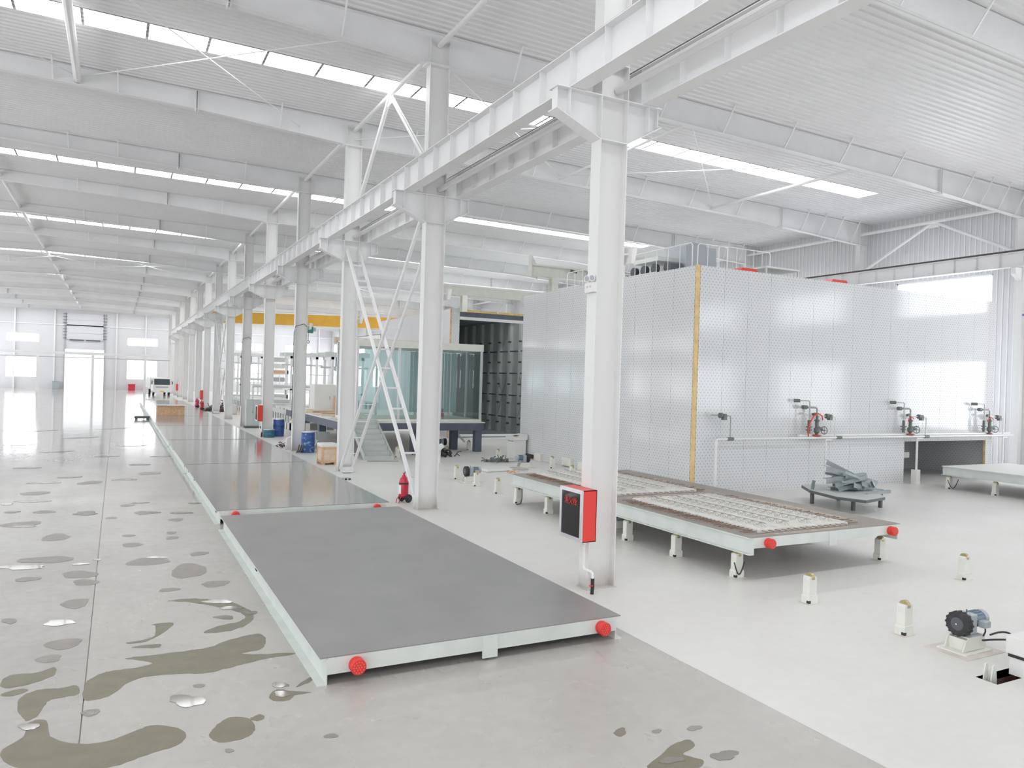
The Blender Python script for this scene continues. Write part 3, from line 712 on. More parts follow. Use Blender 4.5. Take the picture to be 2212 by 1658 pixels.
for x, y, l in SPOTS:
    if first: sp.location = (x, y, 0); sp['label'] = l; first = False
    else: dup(sp, (x, y, 0), 0, l)
def cable(pts, label, r=0.012, m='cable', group='loose cables'):
    return tag(MB().tube(pts, r, 7).build('cable', m, None, True), label, 'cable', group)
def loop(cx, cy, R, z0, zs, n=22):
    return [(cx, cy + R * math.sin(2 * math.pi * i / n), z0 + zs * (1 - math.cos(2 * math.pi * i / n))) for i in range(n + 1)]
cable([(9.8, 10.15 - 0.16 + 0.0 * i, 0.34 - 0.30 * math.sin(math.pi * i / 12)) if False else (9.74 + 0.24 * i / 12, 9.97, 0.30 - 0.22 * math.sin(math.pi * i / 12)) for i in range(13)], 'black cable loop on the corner roller stand of the laden pallet', group='cables on roller stands')
cable([(26.0 + 0.62 * i / 14, 16.45, 0.34 - 0.30 * math.sin(math.pi * i / 14)) for i in range(15)], 'black cable loop on the roller stand of the bare pallet', group='cables on roller stands')
cable([(9.98, 18.33, 0.46), (9.98, 18.32, 0.3), (9.97, 18.3, 0.15), (9.9, 18.25, 0.02), (9.75, 18.2, 0.013)], 'black cable down the rear roller stand of the laden pallet', group='cables on roller stands')

# ---- friction drive wheels
def drive_proto():
    t = thing('drive_wheel', 'x', 'drive unit', group='friction drive wheels between the roller stands')
    w = MB().lathe([(0.0, -0.05), (0.08, -0.055), (0.13, -0.062), (0.154, -0.05), (0.158, 0.0), (0.154, 0.05), (0.13, 0.062), (0.0, 0.05)], (0, 0, 0.36), 32, 0).build('tyre', 'rubber', t, True)
    lug = MB()
    for i in range(30):
        a = 2 * math.pi * i / 30; c = Vector((0, math.cos(a), math.sin(a))); o = Vector((0, 0, 0.36))
        s = 1 if i % 2 else -1
        lug.bar(o + c * 0.159 + Vector((s * 0.002, 0, 0)), o + c * 0.157 + Vector((s * 0.056, 0, 0)), 0.024, 0.012, tuple(c))
    tag(lug.build('tread_lugs', 'rubber', w), kind='stuff')
    MB().lathe([(0.0, -0.058), (0.035, -0.062), (0.085, -0.056), (0.085, -0.05)], (0, 0, 0.36), 20, 0).build('hub', 'dark', w, True)
    MB().cyl((-0.075, 0, 0.36), (-0.055, 0, 0.36), 0.012, 10).build('axle_end', 'chrome', w)
    MB().box(0.08, 0.22, -0.11, 0.11, 0.22, 0.49).build('gearbox', 'motor_grey', t, bevel=0.02)
    MB().box(0.06, 0.26, -0.13, 0.13, 0.205, 0.225).build('gearbox_foot', 'motor_grey', t)
    MB().cyl((0.15, 0, 0.49), (0.15, 0, 0.53), 0.008, 8).build('lifting_eye', 'dark', t)
    MB().cyl((0.22, 0, 0.39), (0.42, 0, 0.39), 0.095, 22).build('motor', 'motor_blue', t, True)
    f = MB()
    for i in range(16):
        a = 2 * math.pi * i / 16; c = Vector((0, math.cos(a), math.sin(a))); o = Vector((0.32, 0, 0.39)); f.bar(o + c * 0.1 - Vector((0.085, 0, 0)), o + c * 0.1 + Vector((0.085, 0, 0)), 0.006, 0.02, tuple(c))
    tag(f.build('cooling_fins', 'motor_blue', t), kind='stuff')
    MB().lathe([(0.0, 0.51), (0.085, 0.51), (0.105, 0.49), (0.105, 0.42)], (0, 0, 0.39), 22, 0).build('fan_cowl', 'motor_grey', t, True)
    MB().box(0.25, 0.38, -0.19, -0.09, 0.31, 0.40).build('terminal_box', 'motor_grey', t, bevel=0.01)
    MB().tube([(0.32, -0.15, 0.31), (0.31, -0.16, 0.26), (0.28, -0.15, 0.2)], 0.01, 7).build('lead', 'cable', t)
    b = MB().prism([(-0.12, 0.03), (0.40, 0.03), (0.34, 0.20), (0.02, 0.205), (-0.06, 0.15)], 1, -0.13, -0.118).prism([(-0.12, 0.03), (0.40, 0.03), (0.34, 0.20), (0.02, 0.205), (-0.06, 0.15)], 1, 0.118, 0.13)
    b.box(0.0, 0.36, -0.13, 0.13, 0.192, 0.205).box(-0.02, -0.008, -0.12, 0.12, 0.02, 0.17).build('bracket', 'cream', t)
    MB().box(-0.16, 0.42, -0.2, 0.2, 0, 0.022).build('base_plate', 'cream', t)
    MB().box(-0.30, 0.52, -0.30, 0.30, 0, 0.006).build('floor_plate', 'stain', t)
    return t
dv = drive_proto(); dv.location = (9.96, 6.08, 0); dv['label'] = 'drive wheel with black lugged tyre and blue-grey motor beside the white machine'
dup(dv, (10.28, 22.75, 0), 0, 'drive wheel with grey motor half hidden behind a roller stand')
dup(dv, (14.35, 26.0, 0), math.pi, 'drive wheel with blue motor lying by the chamber wall')
dup(dv, (13.35, 11.9, 0), math.pi, 'drive wheel with blue motor under the slab-laden pallet, chamber side')
dup(dv, (10.3, 14.5, 0), 0, 'drive wheel under the slab-laden pallet, behind its long side')
dup(dv, (14.0, 33.6, 0), math.pi, 'drive wheel among pipes under the glass booth')
cable([(10.42 + 0.34 * math.sin(t) * 0.9 + 0.1, 6.0 + 0.10 * math.cos(t) - 0.1, 0.16 + 0.02 * math.sin(2 * t)) for t in [i * 2 * math.pi / 24 for i in range(20)]], 'black cable loop sticking out of the drive wheel bracket', 0.013)
cable([(13.6 - 0.5 * math.sin(t), 25.5 + 0.35 * math.cos(t), 0.03 + 0.03 * math.sin(t)) for t in [i * 2 * math.pi / 20 for i in range(21)]], 'thin grey cable loop on the floor by the blue motor', 0.014, 'pipe_grey')

# ---- white machine at the pit edge
t = thing('white_machine', 'white sheet steel machine housing with a black slot over the floor pit', 'machine', (0, 0, 0))
MB().box(9.72, 11.4, 3.9, 5.36, 0.25, 0.47).build('housing', 'machine_white', t, bevel=0.012)
MB().box(9.725, 11.4, 3.95, 5.33, 0.215, 0.25).build('slot', 'black', t)
MB().box(9.74, 11.4, 3.95, 5.32, 0.0, 0.215).build('plinth', 'machine_white', t)
MB().cyl((9.71, 5.0, 0.39), (9.73, 5.0, 0.39), 0.014, 12).build('keyhole', 'black', t)
pit = thing('floor_pit', 'narrow dark pit in the pale floor beneath the white machine', 'pit', kind='structure')
pm = MB().box(PX0 - 0.02, PX1 + 0.02, PY0 - 0.02, PY1 + 0.02, -0.42, -0.40); pm.box(PX0 - 0.01, PX0, PY0, PY1, -0.4, -0.002).box(PX1, PX1 + 0.01, PY0, PY1, -0.4, -0.002).box(PX0, PX1, PY0 - 0.01, PY0, -0.4, -0.002).box(PX0, PX1, PY1, PY1 + 0.01, -0.4, -0.002)
pm.build('pit_lining', 'rebar', pit)
t = thing('pit_bracket', 'small white gusset bracket at the mouth of the floor pit', 'bracket', (9.36, 5.33, -0.1))
MB().prism([(-0.07, 0), (0.07, 0), (0.045, 0.22), (0.02, 0.27), (-0.02, 0.27)], 1, -0.05, -0.038).prism([(-0.07, 0), (0.07, 0), (0.045, 0.22), (0.02, 0.27), (-0.02, 0.27)], 1, 0.038, 0.05).box(0.03, 0.045, -0.04, 0.04, 0, 0.22).build('gusset', 'cream', t)
MB().box(-0.1, 0.1, -0.08, 0.08, -0.02, 0.0).build('shoe', 'cream', t)

# ================================================================ curing chamber with the dotted panels
CX0, CX1, CY0, CY1, CZ = 15.98, 31.75, 18.29, 29.7, 7.17
ch = thing('curing_chamber', 'tall white curing chamber clad in dotted panels, with a yellow foam edge at its corner', 'chamber', (0, 0, 0))
def panels(n0, n1, step, fixed, axis, z0f, z1, m, parent):
    cache = {}; a = n0
    while a < n1 - 0.05:
        b = min(a + step, n1); z0 = z0f((a + b) / 2); key = (round(b - a, 3), z0)
        if key not in cache:
            w = b - a - 0.007
            mb = MB(); 
            if axis == 0: mb.box(0, w, 0, 0.1, 0, z1 - z0)
            else: mb.box(0, 0.1, 0, w, 0, z1 - z0)
            cache[key] = mb.mesh('wall_panel', m)
        put('wall_panel', cache[key], parent, (a, fixed, z0) if axis == 0 else (fixed, a, z0)); a = b
OP0, OP1, OPZ = 26.22, 31.32, 1.54
panels(CX0 + 0.11, OP0, (OP0 - CX0 - 0.11) / 10, CY0, 0, lambda u: 0.0, CZ, 'dots_x', ch)
panels(OP0, OP1, (OP1 - OP0) / 5, CY0, 0, lambda u: OPZ, CZ, 'dots_x', ch)
panels(OP1, CX1, 1.0, CY0, 0, lambda u: 0.0, CZ, 'dots_x', ch)
panels(CY0 + 0.12, CY1, (CY1 - CY0 - 0.12) / 11, CX0, 1, lambda u: 0.0, CZ, 'dots_y', ch)
MB().box(CX0 + 0.01, CX0 + 0.105, CY0 + 0.01, CY0 + 0.115, 0, CZ + 0.01).build('corner_foam', 'foam_edge', ch)
MB().box(OP1 - 0.002, OP1 + 0.04, CY0 + 0.004, CY0 + 0.09, 0, OPZ).build('jamb_foam', 'foam_edge', ch)
MB().box(CX0 + 0.1, CX1, CY0 + 0.11, CY1, CZ - 0.12, CZ - 0.02).build('roof_deck', 'chamber_post', ch)
MB().box(CX1 - 0.1, CX1, CY0 + 0.1, CY1, 0, CZ - 0.12).build('end_wall', 'dots_y', ch)
MB().box(CX0 + 0.1, CX1, CY1 - 0.1, CY1, 0, CZ - 0.12).build('back_wall', 'chamber_in', ch)
MB().box(CX0 + 0.12, CX1 - 0.1, 21.6, 21.7, 0, 3.0).build('inner_wall', 'dots_x', ch)
MB().box(OP0 - 0.9, OP0 + 2.2, 19.6, 19.75, 0.75, 0.98).build('inner_beam', 'pallet_paint', ch)
MB().box(29.2, 30.3, 21.45, 21.6, 0.0, 2.0).build('inner_post', 'chamber_post', ch)
MB().box(CX0 - 0.16, CX0 - 0.001, CY0 - 0.1, CY1 - 1.0, 0, 0.03).build('kerb', 'stain', ch)
for y, z, l in ((27.6, 0.0, 0.5), (25.2, 0.05, 0.7), (24.2, 0.0, 0.5)): MB().box(CX0 - 0.12, CX0 - 0.002, y, y + l, z + 0.03, z + 0.33).build('foot_bracket', 'cream', ch)
MB().box(CX0 - 0.03, CX0 + 0.005, 28.4, 29.2, 0.05, 0.22).build('slot', 'black', ch)
# things on the chamber roof
def railing(pts, zlo, zhi, label, nposts):
    t = thing('handrail', label, 'handrail', group='handrails on the chamber roof')
    (x0, y0), (x1, y1) = pts; r = 0.018
    top = []
    for i in range(7):
        a = math.pi / 2 * i / 6; f = 0.12 * (1 - math.sin(a)); top.append((0.0 + 0.12 * (1 - math.cos(a)) / 1.0, zhi - 0.12 + 0.12 * math.sin(a)))
    L = math.hypot(x1 - x0, y1 - y0); ux, uy = (x1 - x0) / L, (y1 - y0) / L
    path = [(0, zlo)] + top + [(L - s, z) for s, z in reversed(top)] + [(L, zlo)]
    MB().tube([(x0 + ux * s, y0 + uy * s, z) for s, z in path], r, 7).build('rail_hoop', 'pipe_white', t, True)
    for i in range(1, nposts):
        s = L * i / nposts; MB().cyl((x0 + ux * s, y0 + uy * s, zlo), (x0 + ux * s, y0 + uy * s, zhi), 0.012, 6).build('baluster', 'pipe_white', t)
railing(((16.3, 22.6), (16.3, 18.95)), 7.1, 8.0, 'white tubular handrail along the chamber roof edge that faces the columns', 6)
railing(((16.35, 18.75), (17.6, 18.75)), 7.1, 7.95, 'short white handrail at the roof corner above the yellow foam edge', 3)
railing(((17.75, 19.3), (20.1, 19.3)), 7.1, 8.1, 'long white handrail on the chamber roof in front of the ribbed wall', 6)
railing(((16.25, 26.5), (16.25, 23.0)), 7.1, 7.85, 'white tubular handrail on the chamber roof behind the column with the twin lamp', 6)
t = thing('roof_machine', 'grey hoist winch with a drum box and pulleys on the chamber roof', 'machine', (0, 0, 0))
MB().box(17.6, 19.0, 20.8, 21.9, 7.3, 8.35).build('drive_box', 'motor_grey', t, bevel=0.03)
MB().box(17.9, 18.7, 21.0, 21.7, 8.35, 8.5).build('box_lid', 'motor_grey', t, bevel=0.02)
MB().box(17.6, 19.0, 20.75, 20.8, 7.15, 7.3).build('skirt', 'slate_steel', t)
MB().box(16.7, 17.6, 21.2, 22.6, 7.75, 7.9).build('arm', 'pallet_paint', t); MB().box(16.7, 17.6, 21.2, 22.6, 7.14, 7.3).build('bed', 'dark', t)
for yy in (21.5, 22.1, 22.7): MB().cyl((16.75, yy, 7.5), (16.9, yy, 7.5), 0.17, 16).build('pulley', 'dark', t, True)
MB().cyl((16.95, 21.0, 7.52), (17.5, 21.0, 7.52), 0.2, 18).build('winch_drum', 'dark', t, True)
MB().box(16.62, 16.7, 21.2, 23.4, 7.1, 7.35).build('side_beam', 'chamber_post', t)
for x, l, w in ((18.0, 'red plastic tray lying on the chamber roof by the corner', 0.9), (22.3, 'red plastic tray lying farther along the chamber roof', 1.0)):
    tag(MB().prism([(0, 0), (w, 0), (w * 0.85, 0.18), (w * 0.15, 0.18)], 1, 0, 0.5).build('red_tray', 'red_hyd'), l, 'tray', 'red trays on the chamber roof').location = (x, 18.6, CZ - 0.02)
t = thing('roof_frame', 'white steel table frame on the chamber roof before the ribbed wall', 'frame', (19.3, 18.7, CZ - 0.02))
MB().box(0, 1.6, 0, 1.1, 0.30, 0.36).build('top', 'pallet_paint', t)
for x in (0.02, 1.53):
    for y in (0.02, 1.03): MB().box(x, x + 0.05, y, y + 0.05, 0, 0.3).build('leg', 'pallet_paint', t)

# ---- steam pipes and valves along the chamber foot
hd = thing('pipe_header', 'pair of white steam pipes on posts along the foot of the dotted chamber', 'pipe')
MB().tube([(16.62, 17.95, 0.0), (16.62, 17.95, 1.68), (16.64, 17.95, 1.73), (16.7, 17.95, 1.75), (32.6, 17.95, 1.75)], 0.038, 10).build('pipe', 'pipe_white', hd, True)
MB().cyl((20.4, 18.1, 1.82), (32.6, 18.1, 1.82), 0.05, 10).build('pipe', 'pipe_white', hd, True)
for x in (21.55, 26.45, 31.9):
    MB().cyl((x, 17.95, 0.0), (x, 17.95, 1.72), 0.04 if x > 22 else 0.028, 10).build('post', 'pipe_white', hd, True)
    MB().box(x - 0.06, x + 0.25, 17.9, 18.15, 1.66, 1.70).build('saddle', 'pipe_white', hd)
MB().box(26.33, 26.55, 17.85, 18.07, 0, 0.52).build('post_foot', 'cream', hd)
for x in (17.2, 22.2, 27.0): MB().cyl((x - 0.12, 17.95, 1.75), (x + 0.12, 17.95, 1.75), 0.055, 10).build('union', 'valve', hd)
def wheel(mb, c, R, axis): mb.torus(c, R, 0.014, axis, 18, 6)
def station(x, label, big=True):
    t = thing('steam_valve', label, 'valve', (x, 18.0, 1.8), group='steam valve stations along the chamber')
    if big:
        MB().lathe([(0, 0.0), (0.12, 0.0), (0.12, 0.03), (0.05, 0.04), (0.05, 0.10), (0.10, 0.14), (0.10, 0.26), (0.06, 0.30), (0.06, 0.5), (0.09, 0.52), (0.09, 0.56), (0.04, 0.58), (0.04, 0.70), (0, 0.72)], n=16).build('valve_body', 'valve', t, True)
        MB().cyl((0, 0, 0.022), (0, 0, 0.05), 0.16 if x < 29 else 0.1, 16).build('flange', 'red', t)
        w = MB(); wheel(w, (0.34, -0.02, 0.2), 0.13, 0); w.cyl((0.05, -0.02, 0.2), (0.36, -0.02, 0.2), 0.02, 8)
        for i in range(4):
            a = i * math.pi / 2; w.cyl((0.34, -0.02, 0.2), (0.34, -0.02 + 0.13 * math.cos(a), 0.2 + 0.13 * math.sin(a)), 0.009, 6)
        w.build('handwheel', 'valve', t)
        MB().bar((0, 0, 0.35), (0.22, -0.05, 0.24), 0.06, 0.06).build('actuator', 'valve', t)
        MB().tube([(0, 0.0, 0.7), (0, 0, 0.92), (-0.03, 0, 0.97), (-0.1, 0, 0.98), (-0.45, 0.25, 0.98)], 0.035, 9).build('riser', 'pipe_grey', t, True)
        MB().cyl((-0.42, 0.1, 0.98), (-0.58, 0.1, 0.98), 0.07, 12).build('check_valve', 'valve', t, True)
        b = MB().tube([(-0.38, 0, 0.1), (-0.38, 0, 0.55)], 0.05, 9); b.cyl((-0.38, 0, 0.3), (-0.38, 0, 0.34), 0.1, 12); b.cyl((-0.38, 0, 0.2), (-0.38, 0, 0.23), 0.1, 12); b.build('trap', 'valve', t)
        MB().tube([(-0.38, 0, 0.55), (-0.38, 0, 1.16), (-0.42, 0, 1.2), (-0.75, 0.05, 1.2), (-0.9, 0.2, 1.2)], 0.02, 8).build('branch_pipe', 'pipe_grey', t, True)
        MB().cyl((-0.78, 0.05, 1.2), (-0.92, 0.2, 1.2), 0.06, 10).build('wall_union', 'valve', t)
        MB().tube([(-0.45, -0.05, 0.0), (-0.47, -0.06, 0.25), (-0.42, -0.07, 0.45), (-0.25, -0.08, 0.7), (-0.05, -0.09, 0.78), (0.14, -0.09, 0.7), (0.2, -0.06, 0.55)] if x < 22 else [(-0.25, -0.08, 0.5), (-0.2, -0.08, 0.62), (-0.05, -0.09, 0.68), (0.08, -0.09, 0.6)], 0.022 if x < 22 else 0.016, 7).build('hose', 'red_hyd', t, True)
        MB().cyl((-0.2, 0, 0.74), (-0.1, 0, 0.76), 0.05, 10).build('sensor', 'valve', t)
    ox = 0.85 if big else 0.25
    MB().tube([(ox, -0.05, -0.05), (ox, -0.05, 0.62), (ox - 0.03, -0.05, 0.67), (ox - 0.1, -0.05, 0.68), (0.05 if big else -0.45, 0.05, 0.7)], 0.022, 8).build('bypass_pipe', 'pipe_white' if big else 'pipe_grey', t, True)
    MB().cyl((ox - 0.32, -0.04, 0.69), (ox - 0.2, -0.04, 0.69), 0.06, 12).cyl((ox - 0.45, -0.03, 0.69), (ox - 0.36, -0.03, 0.69), 0.085, 12).box(ox - 0.34, ox - 0.2, -0.1, 0.02, 0.55, 0.66).build('solenoid', 'valve', t)
station(16.95, 'small steam solenoid on a grey pipe stub next to the yellow foam edge', False)
station(21.15, 'steam valve with a bright red hose hoop and black handwheel')
station(26.1, 'steam valve with a handwheel above the dark opening in the chamber')
station(31.05, 'steam valve with a handwheel at the wall end of the white pipes')

# ---- scrap table
M['table_steel'] = mat('table_steel', (0.12, 0.12, 0.13), 0.5)
zt_ = 0.46
tt = thing('scrap_table', 'low dark steel table with clipped corners, heaped with grey offcuts', 'table', (0, 0, 0))
TP = [pix(u, v, 2, zt_) for u, v in ((1750, 1057), (1806, 1071), (1870, 1079), (1911, 1072))]
TP = [(p.x, p.y) for p in TP]; cx = sum(p[0] for p in TP) / 4
TP += [(20.45, 15.5), (19.9, 16.3), (18.7, 16.4)]
MB().prism(TP, 2, zt_ - 0.02, zt_).build('top', 'cabinet_grey', tt)
ap = MB()
for a, b in zip(TP, TP[1:] + TP[:1]): ap.bar((a[0], a[1], zt_ - 0.055), (b[0], b[1], zt_ - 0.055), 0.03, 0.075)
ap.build('apron', 'table_steel', tt)
for x, y in ((18.40, 15.75), (18.55, 14.45), (19.85, 14.55), (19.8, 15.95)): MB().box(x - 0.042, x + 0.042, y - 0.042, y + 0.042, 0, zt_ - 0.02).build('leg', 'table_steel', tt)
rs = random.Random(5)
def offcut(kind, a, b, w, label):
    mb = MB(); a, b = Vector(a), Vector(b)
    if kind == 'angle':
        mb.bar(a, b, w, 0.008); d = (b - a).normalized(); s = d.cross(Vector((0, 0, 1))).normalized() * (w / 2); o = Vector((0, 0, -w / 2)); mb.bar(a + s + o, b + s + o, 0.008, w)
    elif kind == 'plate': mb.bar(a, b, w, 0.008, (0.3, -0.8, 0.5))
    else: mb.cyl(a, b, w, 6)
    tag(mb.build('steel_offcut', 'scrap'), label, 'scrap', 'steel offcuts heaped on the scrap table')
LO = 'grey steel angle offcut in the heap on the scrap table'; LP_ = 'small grey steel plate in the heap on the scrap table'; LB = 'thin grey rod on the scrap table'
z0 = zt_
offcut('angle', (18.35, 15.3, 1.18), (19.85, 15.0, 0.80), 0.16, 'grey steel angle sticking up highest out of the scrap heap'); offcut('angle', (18.75, 15.6, 1.32), (19.5, 15.2, 0.92), 0.14, LO)
offcut('angle', (18.25, 15.2, 0.82), (19.6, 14.9, 0.98), 0.15, LO); offcut('angle', (18.4, 15.0, 0.70), (19.5, 14.85, 0.92), 0.12, LO)
offcut('angle', (19.3, 15.1, 0.95), (20.15, 14.95, 0.72), 0.14, LO); offcut('angle', (19.2, 15.3, 0.80), (20.1, 15.2, 0.62), 0.13, LO)
for i in range(8): 
    y = 14.7 + rs.random() * 1.0; x = 18.5 + rs.random() * 0.7; offcut('angle', (x, y, z0 + 0.08 + rs.random() * 0.2), (x + 0.6 + rs.random() * 0.4, y + rs.uniform(-.3, .3), z0 + 0.08 + rs.random() * 0.25), 0.12, LO)
for i in range(9):
    x = 18.5 + rs.random() * 1.1; y = 14.6 + rs.random() * 0.6; z = z0 + 0.08 + rs.random() * 0.25; offcut('plate', (x, y, z), (x + 0.2, y + rs.uniform(-.1, .1), z + rs.uniform(-.1, .1)), 0.2, LP_)
for i in range(4): offcut('rod', (19.3, 15.0 + i * 0.07, z0 + 0.02 + i * 0.03), (20.25, 14.75 + i * 0.08, z0 + 0.02), 0.018, LB)
for i in range(10):
    x = 18.35 + rs.random() * 0.5; y = 14.75 + rs.random() * 0.7; offcut('angle', (x, y, z0 + 0.3 + rs.random() * 0.35), (x + rs.uniform(0.7, 1.2), y + rs.uniform(-.35, .35), z0 + 0.15 + rs.random() * 0.3), rs.uniform(0.06, 0.1), LO)
offcut('angle', (18.95, 14.35, z0 + 0.06), (20.1, 14.45, z0 + 0.06), 0.09, 'straight grey steel angle lying along the table edge')
offcut('plate', (18.05, 15.45, z0 + 0.02), (18.1, 15.45, z0 + 0.28), 0.2, 'upright grey steel plate at the corner of the scrap table')
# ================================================================ fittings on the columns
def text(name, body, size, m, parent, loc, rot):
    cu = bpy.data.curves.new(name, 'FONT'); cu.body = body; cu.size = size; cu.extrude = 0.001; cu.align_x = 'CENTER'
    tmp = bpy.data.objects.new(name, cu); COL.objects.link(tmp); bpy.context.view_layer.update()
    me = bpy.data.meshes.new_from_object(tmp.evaluated_get(bpy.context.evaluated_depsgraph_get())); bpy.data.objects.remove(tmp); bpy.data.curves.remove(cu)
    me.name = name; me.materials.clear(); me.materials.append(M[m]); return put(name, me, parent, loc, rot)
def hose_cabinet(k, label, group='red hose cabinets on the columns', full=True):
    t = thing('hose_cabinet', label, 'hose cabinet', (XC - CW / 2, YK(k), 0), group=group)
    x0, x1, y0, y1, z0, z1 = -0.26, -0.002, -0.34, 0.34, 0.84, 1.67
    b = MB().box(x0, x1, y0, y0 + 0.012, z0, z1).box(x0, x1, y1 - 0.012, y1, z0, z1).box(x0, x1, y0, y1, z0, z0 + 0.012).box(x0, x1, y0, y1, z1 - 0.012, z1).box(x1 - 0.012, x1, y0, y1, z0, z1)
    b.build('case', 'red_hyd', t)
    d = MB(); f = 0.06; xf0, xf1 = x0 - 0.025, x0
    d.box(xf0, xf1, y0, y1, z0, z0 + f).box(xf0, xf1, y0, y1, z1 - f, z1).box(xf0, xf1, y0, y0 + f, z0 + f, z1 - f).box(xf0, xf1, y1 - f, y1, z0 + f, z1 - f)
    dr = d.build('door', 'alu', t)
    MB().box(xf0 + 0.008, xf0 + 0.014, y0 + f, y1 - f, z0 + f, z1 - f).build('pane', 'glass_cab', dr)
    if full:
        h = MB()
        for i in range(5): h.torus((x0 + 0.13, 0.02, 1.13), 0.05 + 0.03 * i, 0.018, 0, 20, 6)
        h.build('hose', 'red_hyd', t, True)
        MB().cyl((x0 + 0.1, 0.05, 1.45), (x0 + 0.1, -0.12, 1.38), 0.03, 10).build('nozzle', 'chrome', t, True)
        text('lettering', '\u6d88\u706b\u6813', 0.13, 'red', dr, (xf0 + 0.003, 0, 1.42), (math.pi / 2, 0, -math.pi / 2))
    p = MB().tube([(-0.13, -0.2, z0), (-0.13, -0.2, 0.42), (-0.12, -0.22, 0.38), (-0.06, -0.3, 0.36), (-0.04, -0.33, 0.33), (-0.04, -0.34, 0.24)], 0.022, 9).build('supply_pipe', 'pipe_white', t, True)
    MB().cyl((-0.13, -0.2, z0 - 0.06), (-0.13, -0.2, z0), 0.032, 10).build('union', 'chrome', p)
    MB().tube([(-0.04, -0.34, 0.25), (-0.04, -0.345, 0.12), (-0.05, -0.35, 0.0)], 0.03, 9).build('sleeve', 'black', t, True)
    MB().bar((-0.10, -0.36, 0.14), (-0.02, -0.36, 0.14), 0.02, 0.02).build('tap', 'red', t)
    return t
hose_cabinet(1, 'red hose cabinet with a silver-framed dark glass door on a column')
hose_cabinet(5, 'red hose cabinet on the column by the tall and short drums', full=False)
hose_cabinet(9, 'small red hose cabinet beyond the red extinguishers', full=False); hose_cabinet(13, 'faraway red hose cabinet behind the white truck', full=False)
# twin-head emergency lamp
t = thing('emergency_lamp', 'white twin-head emergency lamp on the column above the hose cabinet', 'lamp', (XC - CW / 2, YK(1) - 0.02, 4.88))
MB().box(-0.07, -0.002, -0.13, 0.13, 0, 0.16).build('housing', 'machine_white', t, bevel=0.008)
for s in (-1, 1):
    MB().cyl((-0.035, 0.05 * s, 0.16), (-0.04, 0.06 * s, 0.21), 0.012, 8).build('neck', 'machine_white', t)
    h = MB().lathe([(0, 0.03), (0.03, 0.03), (0.055, -0.02), (0.055, -0.035), (0.045, -0.035), (0.04, -0.02), (0, -0.015)], n=18, axis=0).build('lamp_head', 'machine_white', t, True); h.location = (-0.045, 0.075 * s, 0.235); h.rotation_euler = (0.0, -0.15, 0.5)
    MB().cyl((-0.028, 0, 0), (-0.022, 0, 0), 0.043, 18).build('lens', 'motor_grey', h, True)
for y in (-0.06, 0.03): MB().box(-0.073, -0.069, y, y + 0.04, 0.08, 0.11).build('indicator', 'pipe_grey', t)
def flood(k, x, z, label):
    t = thing('flood_lamp', label, 'lamp', (x, YK(k) - 0.1, z), group='white flood lamps on the columns')
    MB().bar((-0.03, 0, 0), (0.06, -0.02, 0.0), 0.04, 0.03).build('arm', 'machine_white', t)
    MB().prism([(0.04, -0.16), (0.10, -0.16), (0.16, 0.12), (0.07, 0.12)], 1, -0.14, 0.14).build('housing', 'machine_white', t)
    MB().prism([(0.10, -0.155), (0.112, -0.155), (0.17, 0.115), (0.16, 0.115)], 1, -0.13, 0.13).build('lens', 'lamp_lens', t)
flood(1, XC + 0.30, 5.56, 'white tilted flood lamp on the column with the hose cabinet')
flood(2, XC + 0.30, 5.6, 'white tilted flood lamp behind the extinguisher column'); flood(3, XC + 0.30, 5.4, 'white tilted flood lamp on the column by the crate'); flood(4, XC + 0.30, 5.55, 'white tilted flood lamp on the column behind the splashed drum')
for k in (4, 6):
    t = tag(MB().tube([(XC - 0.29, YK(k) - 0.02, 1.3), (XC - 0.29, YK(k) - 0.02, 5.2), (XC - 0.25, YK(k) - 0.16, 5.5), (XC + 0.1, YK(k) - 0.18, 5.62), (XC + 0.22, YK(k) - 0.18, 5.5)], 0.014, 7).build('lamp_cable', 'cable', None, True), 'black lamp cable running up the %s' % ('column behind the splashed drum' if k == 4 else 'column with the switch cabinet'), 'cable', 'lamp cables on columns')
t = thing('socket_box', 'small orange and white socket box on the column by the splashed drum', 'socket', (XC - 0.27, YK(4), 1.25))
MB().box(-0.05, -0.002, -0.09, 0.09, 0, 0.16).build('box', 'machine_white', t); MB().box(-0.062, -0.05, -0.09, 0.09, 0.08, 0.17).build('cover', 'wood', t); MB().cyl((-0.07, 0, 0.12), (-0.06, 0, 0.12), 0.03, 10).build('socket', 'dark', t)
# switch cabinet
t = thing('switch_cabinet', 'tall grey switch cabinet standing at the foot of a column', 'cabinet', (7.06, 48.55, 0))
MB().box(0, 0.78, 0, 0.6, 0.1, 1.75).build('body', 'cabinet_grey', t, bevel=0.01); MB().box(0.02, 0.40, -0.02, 0.0, 0.14, 1.71).build('door', 'cabinet_grey', t); MB().box(0.41, 0.76, -0.02, 0.0, 0.14, 1.71).build('door', 'cabinet_grey', t)
MB().box(-0.05, 0.9, -0.1, 0.65, 0, 0.1).build('plinth', 'dark', t); MB().box(0.36, 0.38, -0.04, -0.02, 0.9, 1.05).build('handle', 'chrome', t)
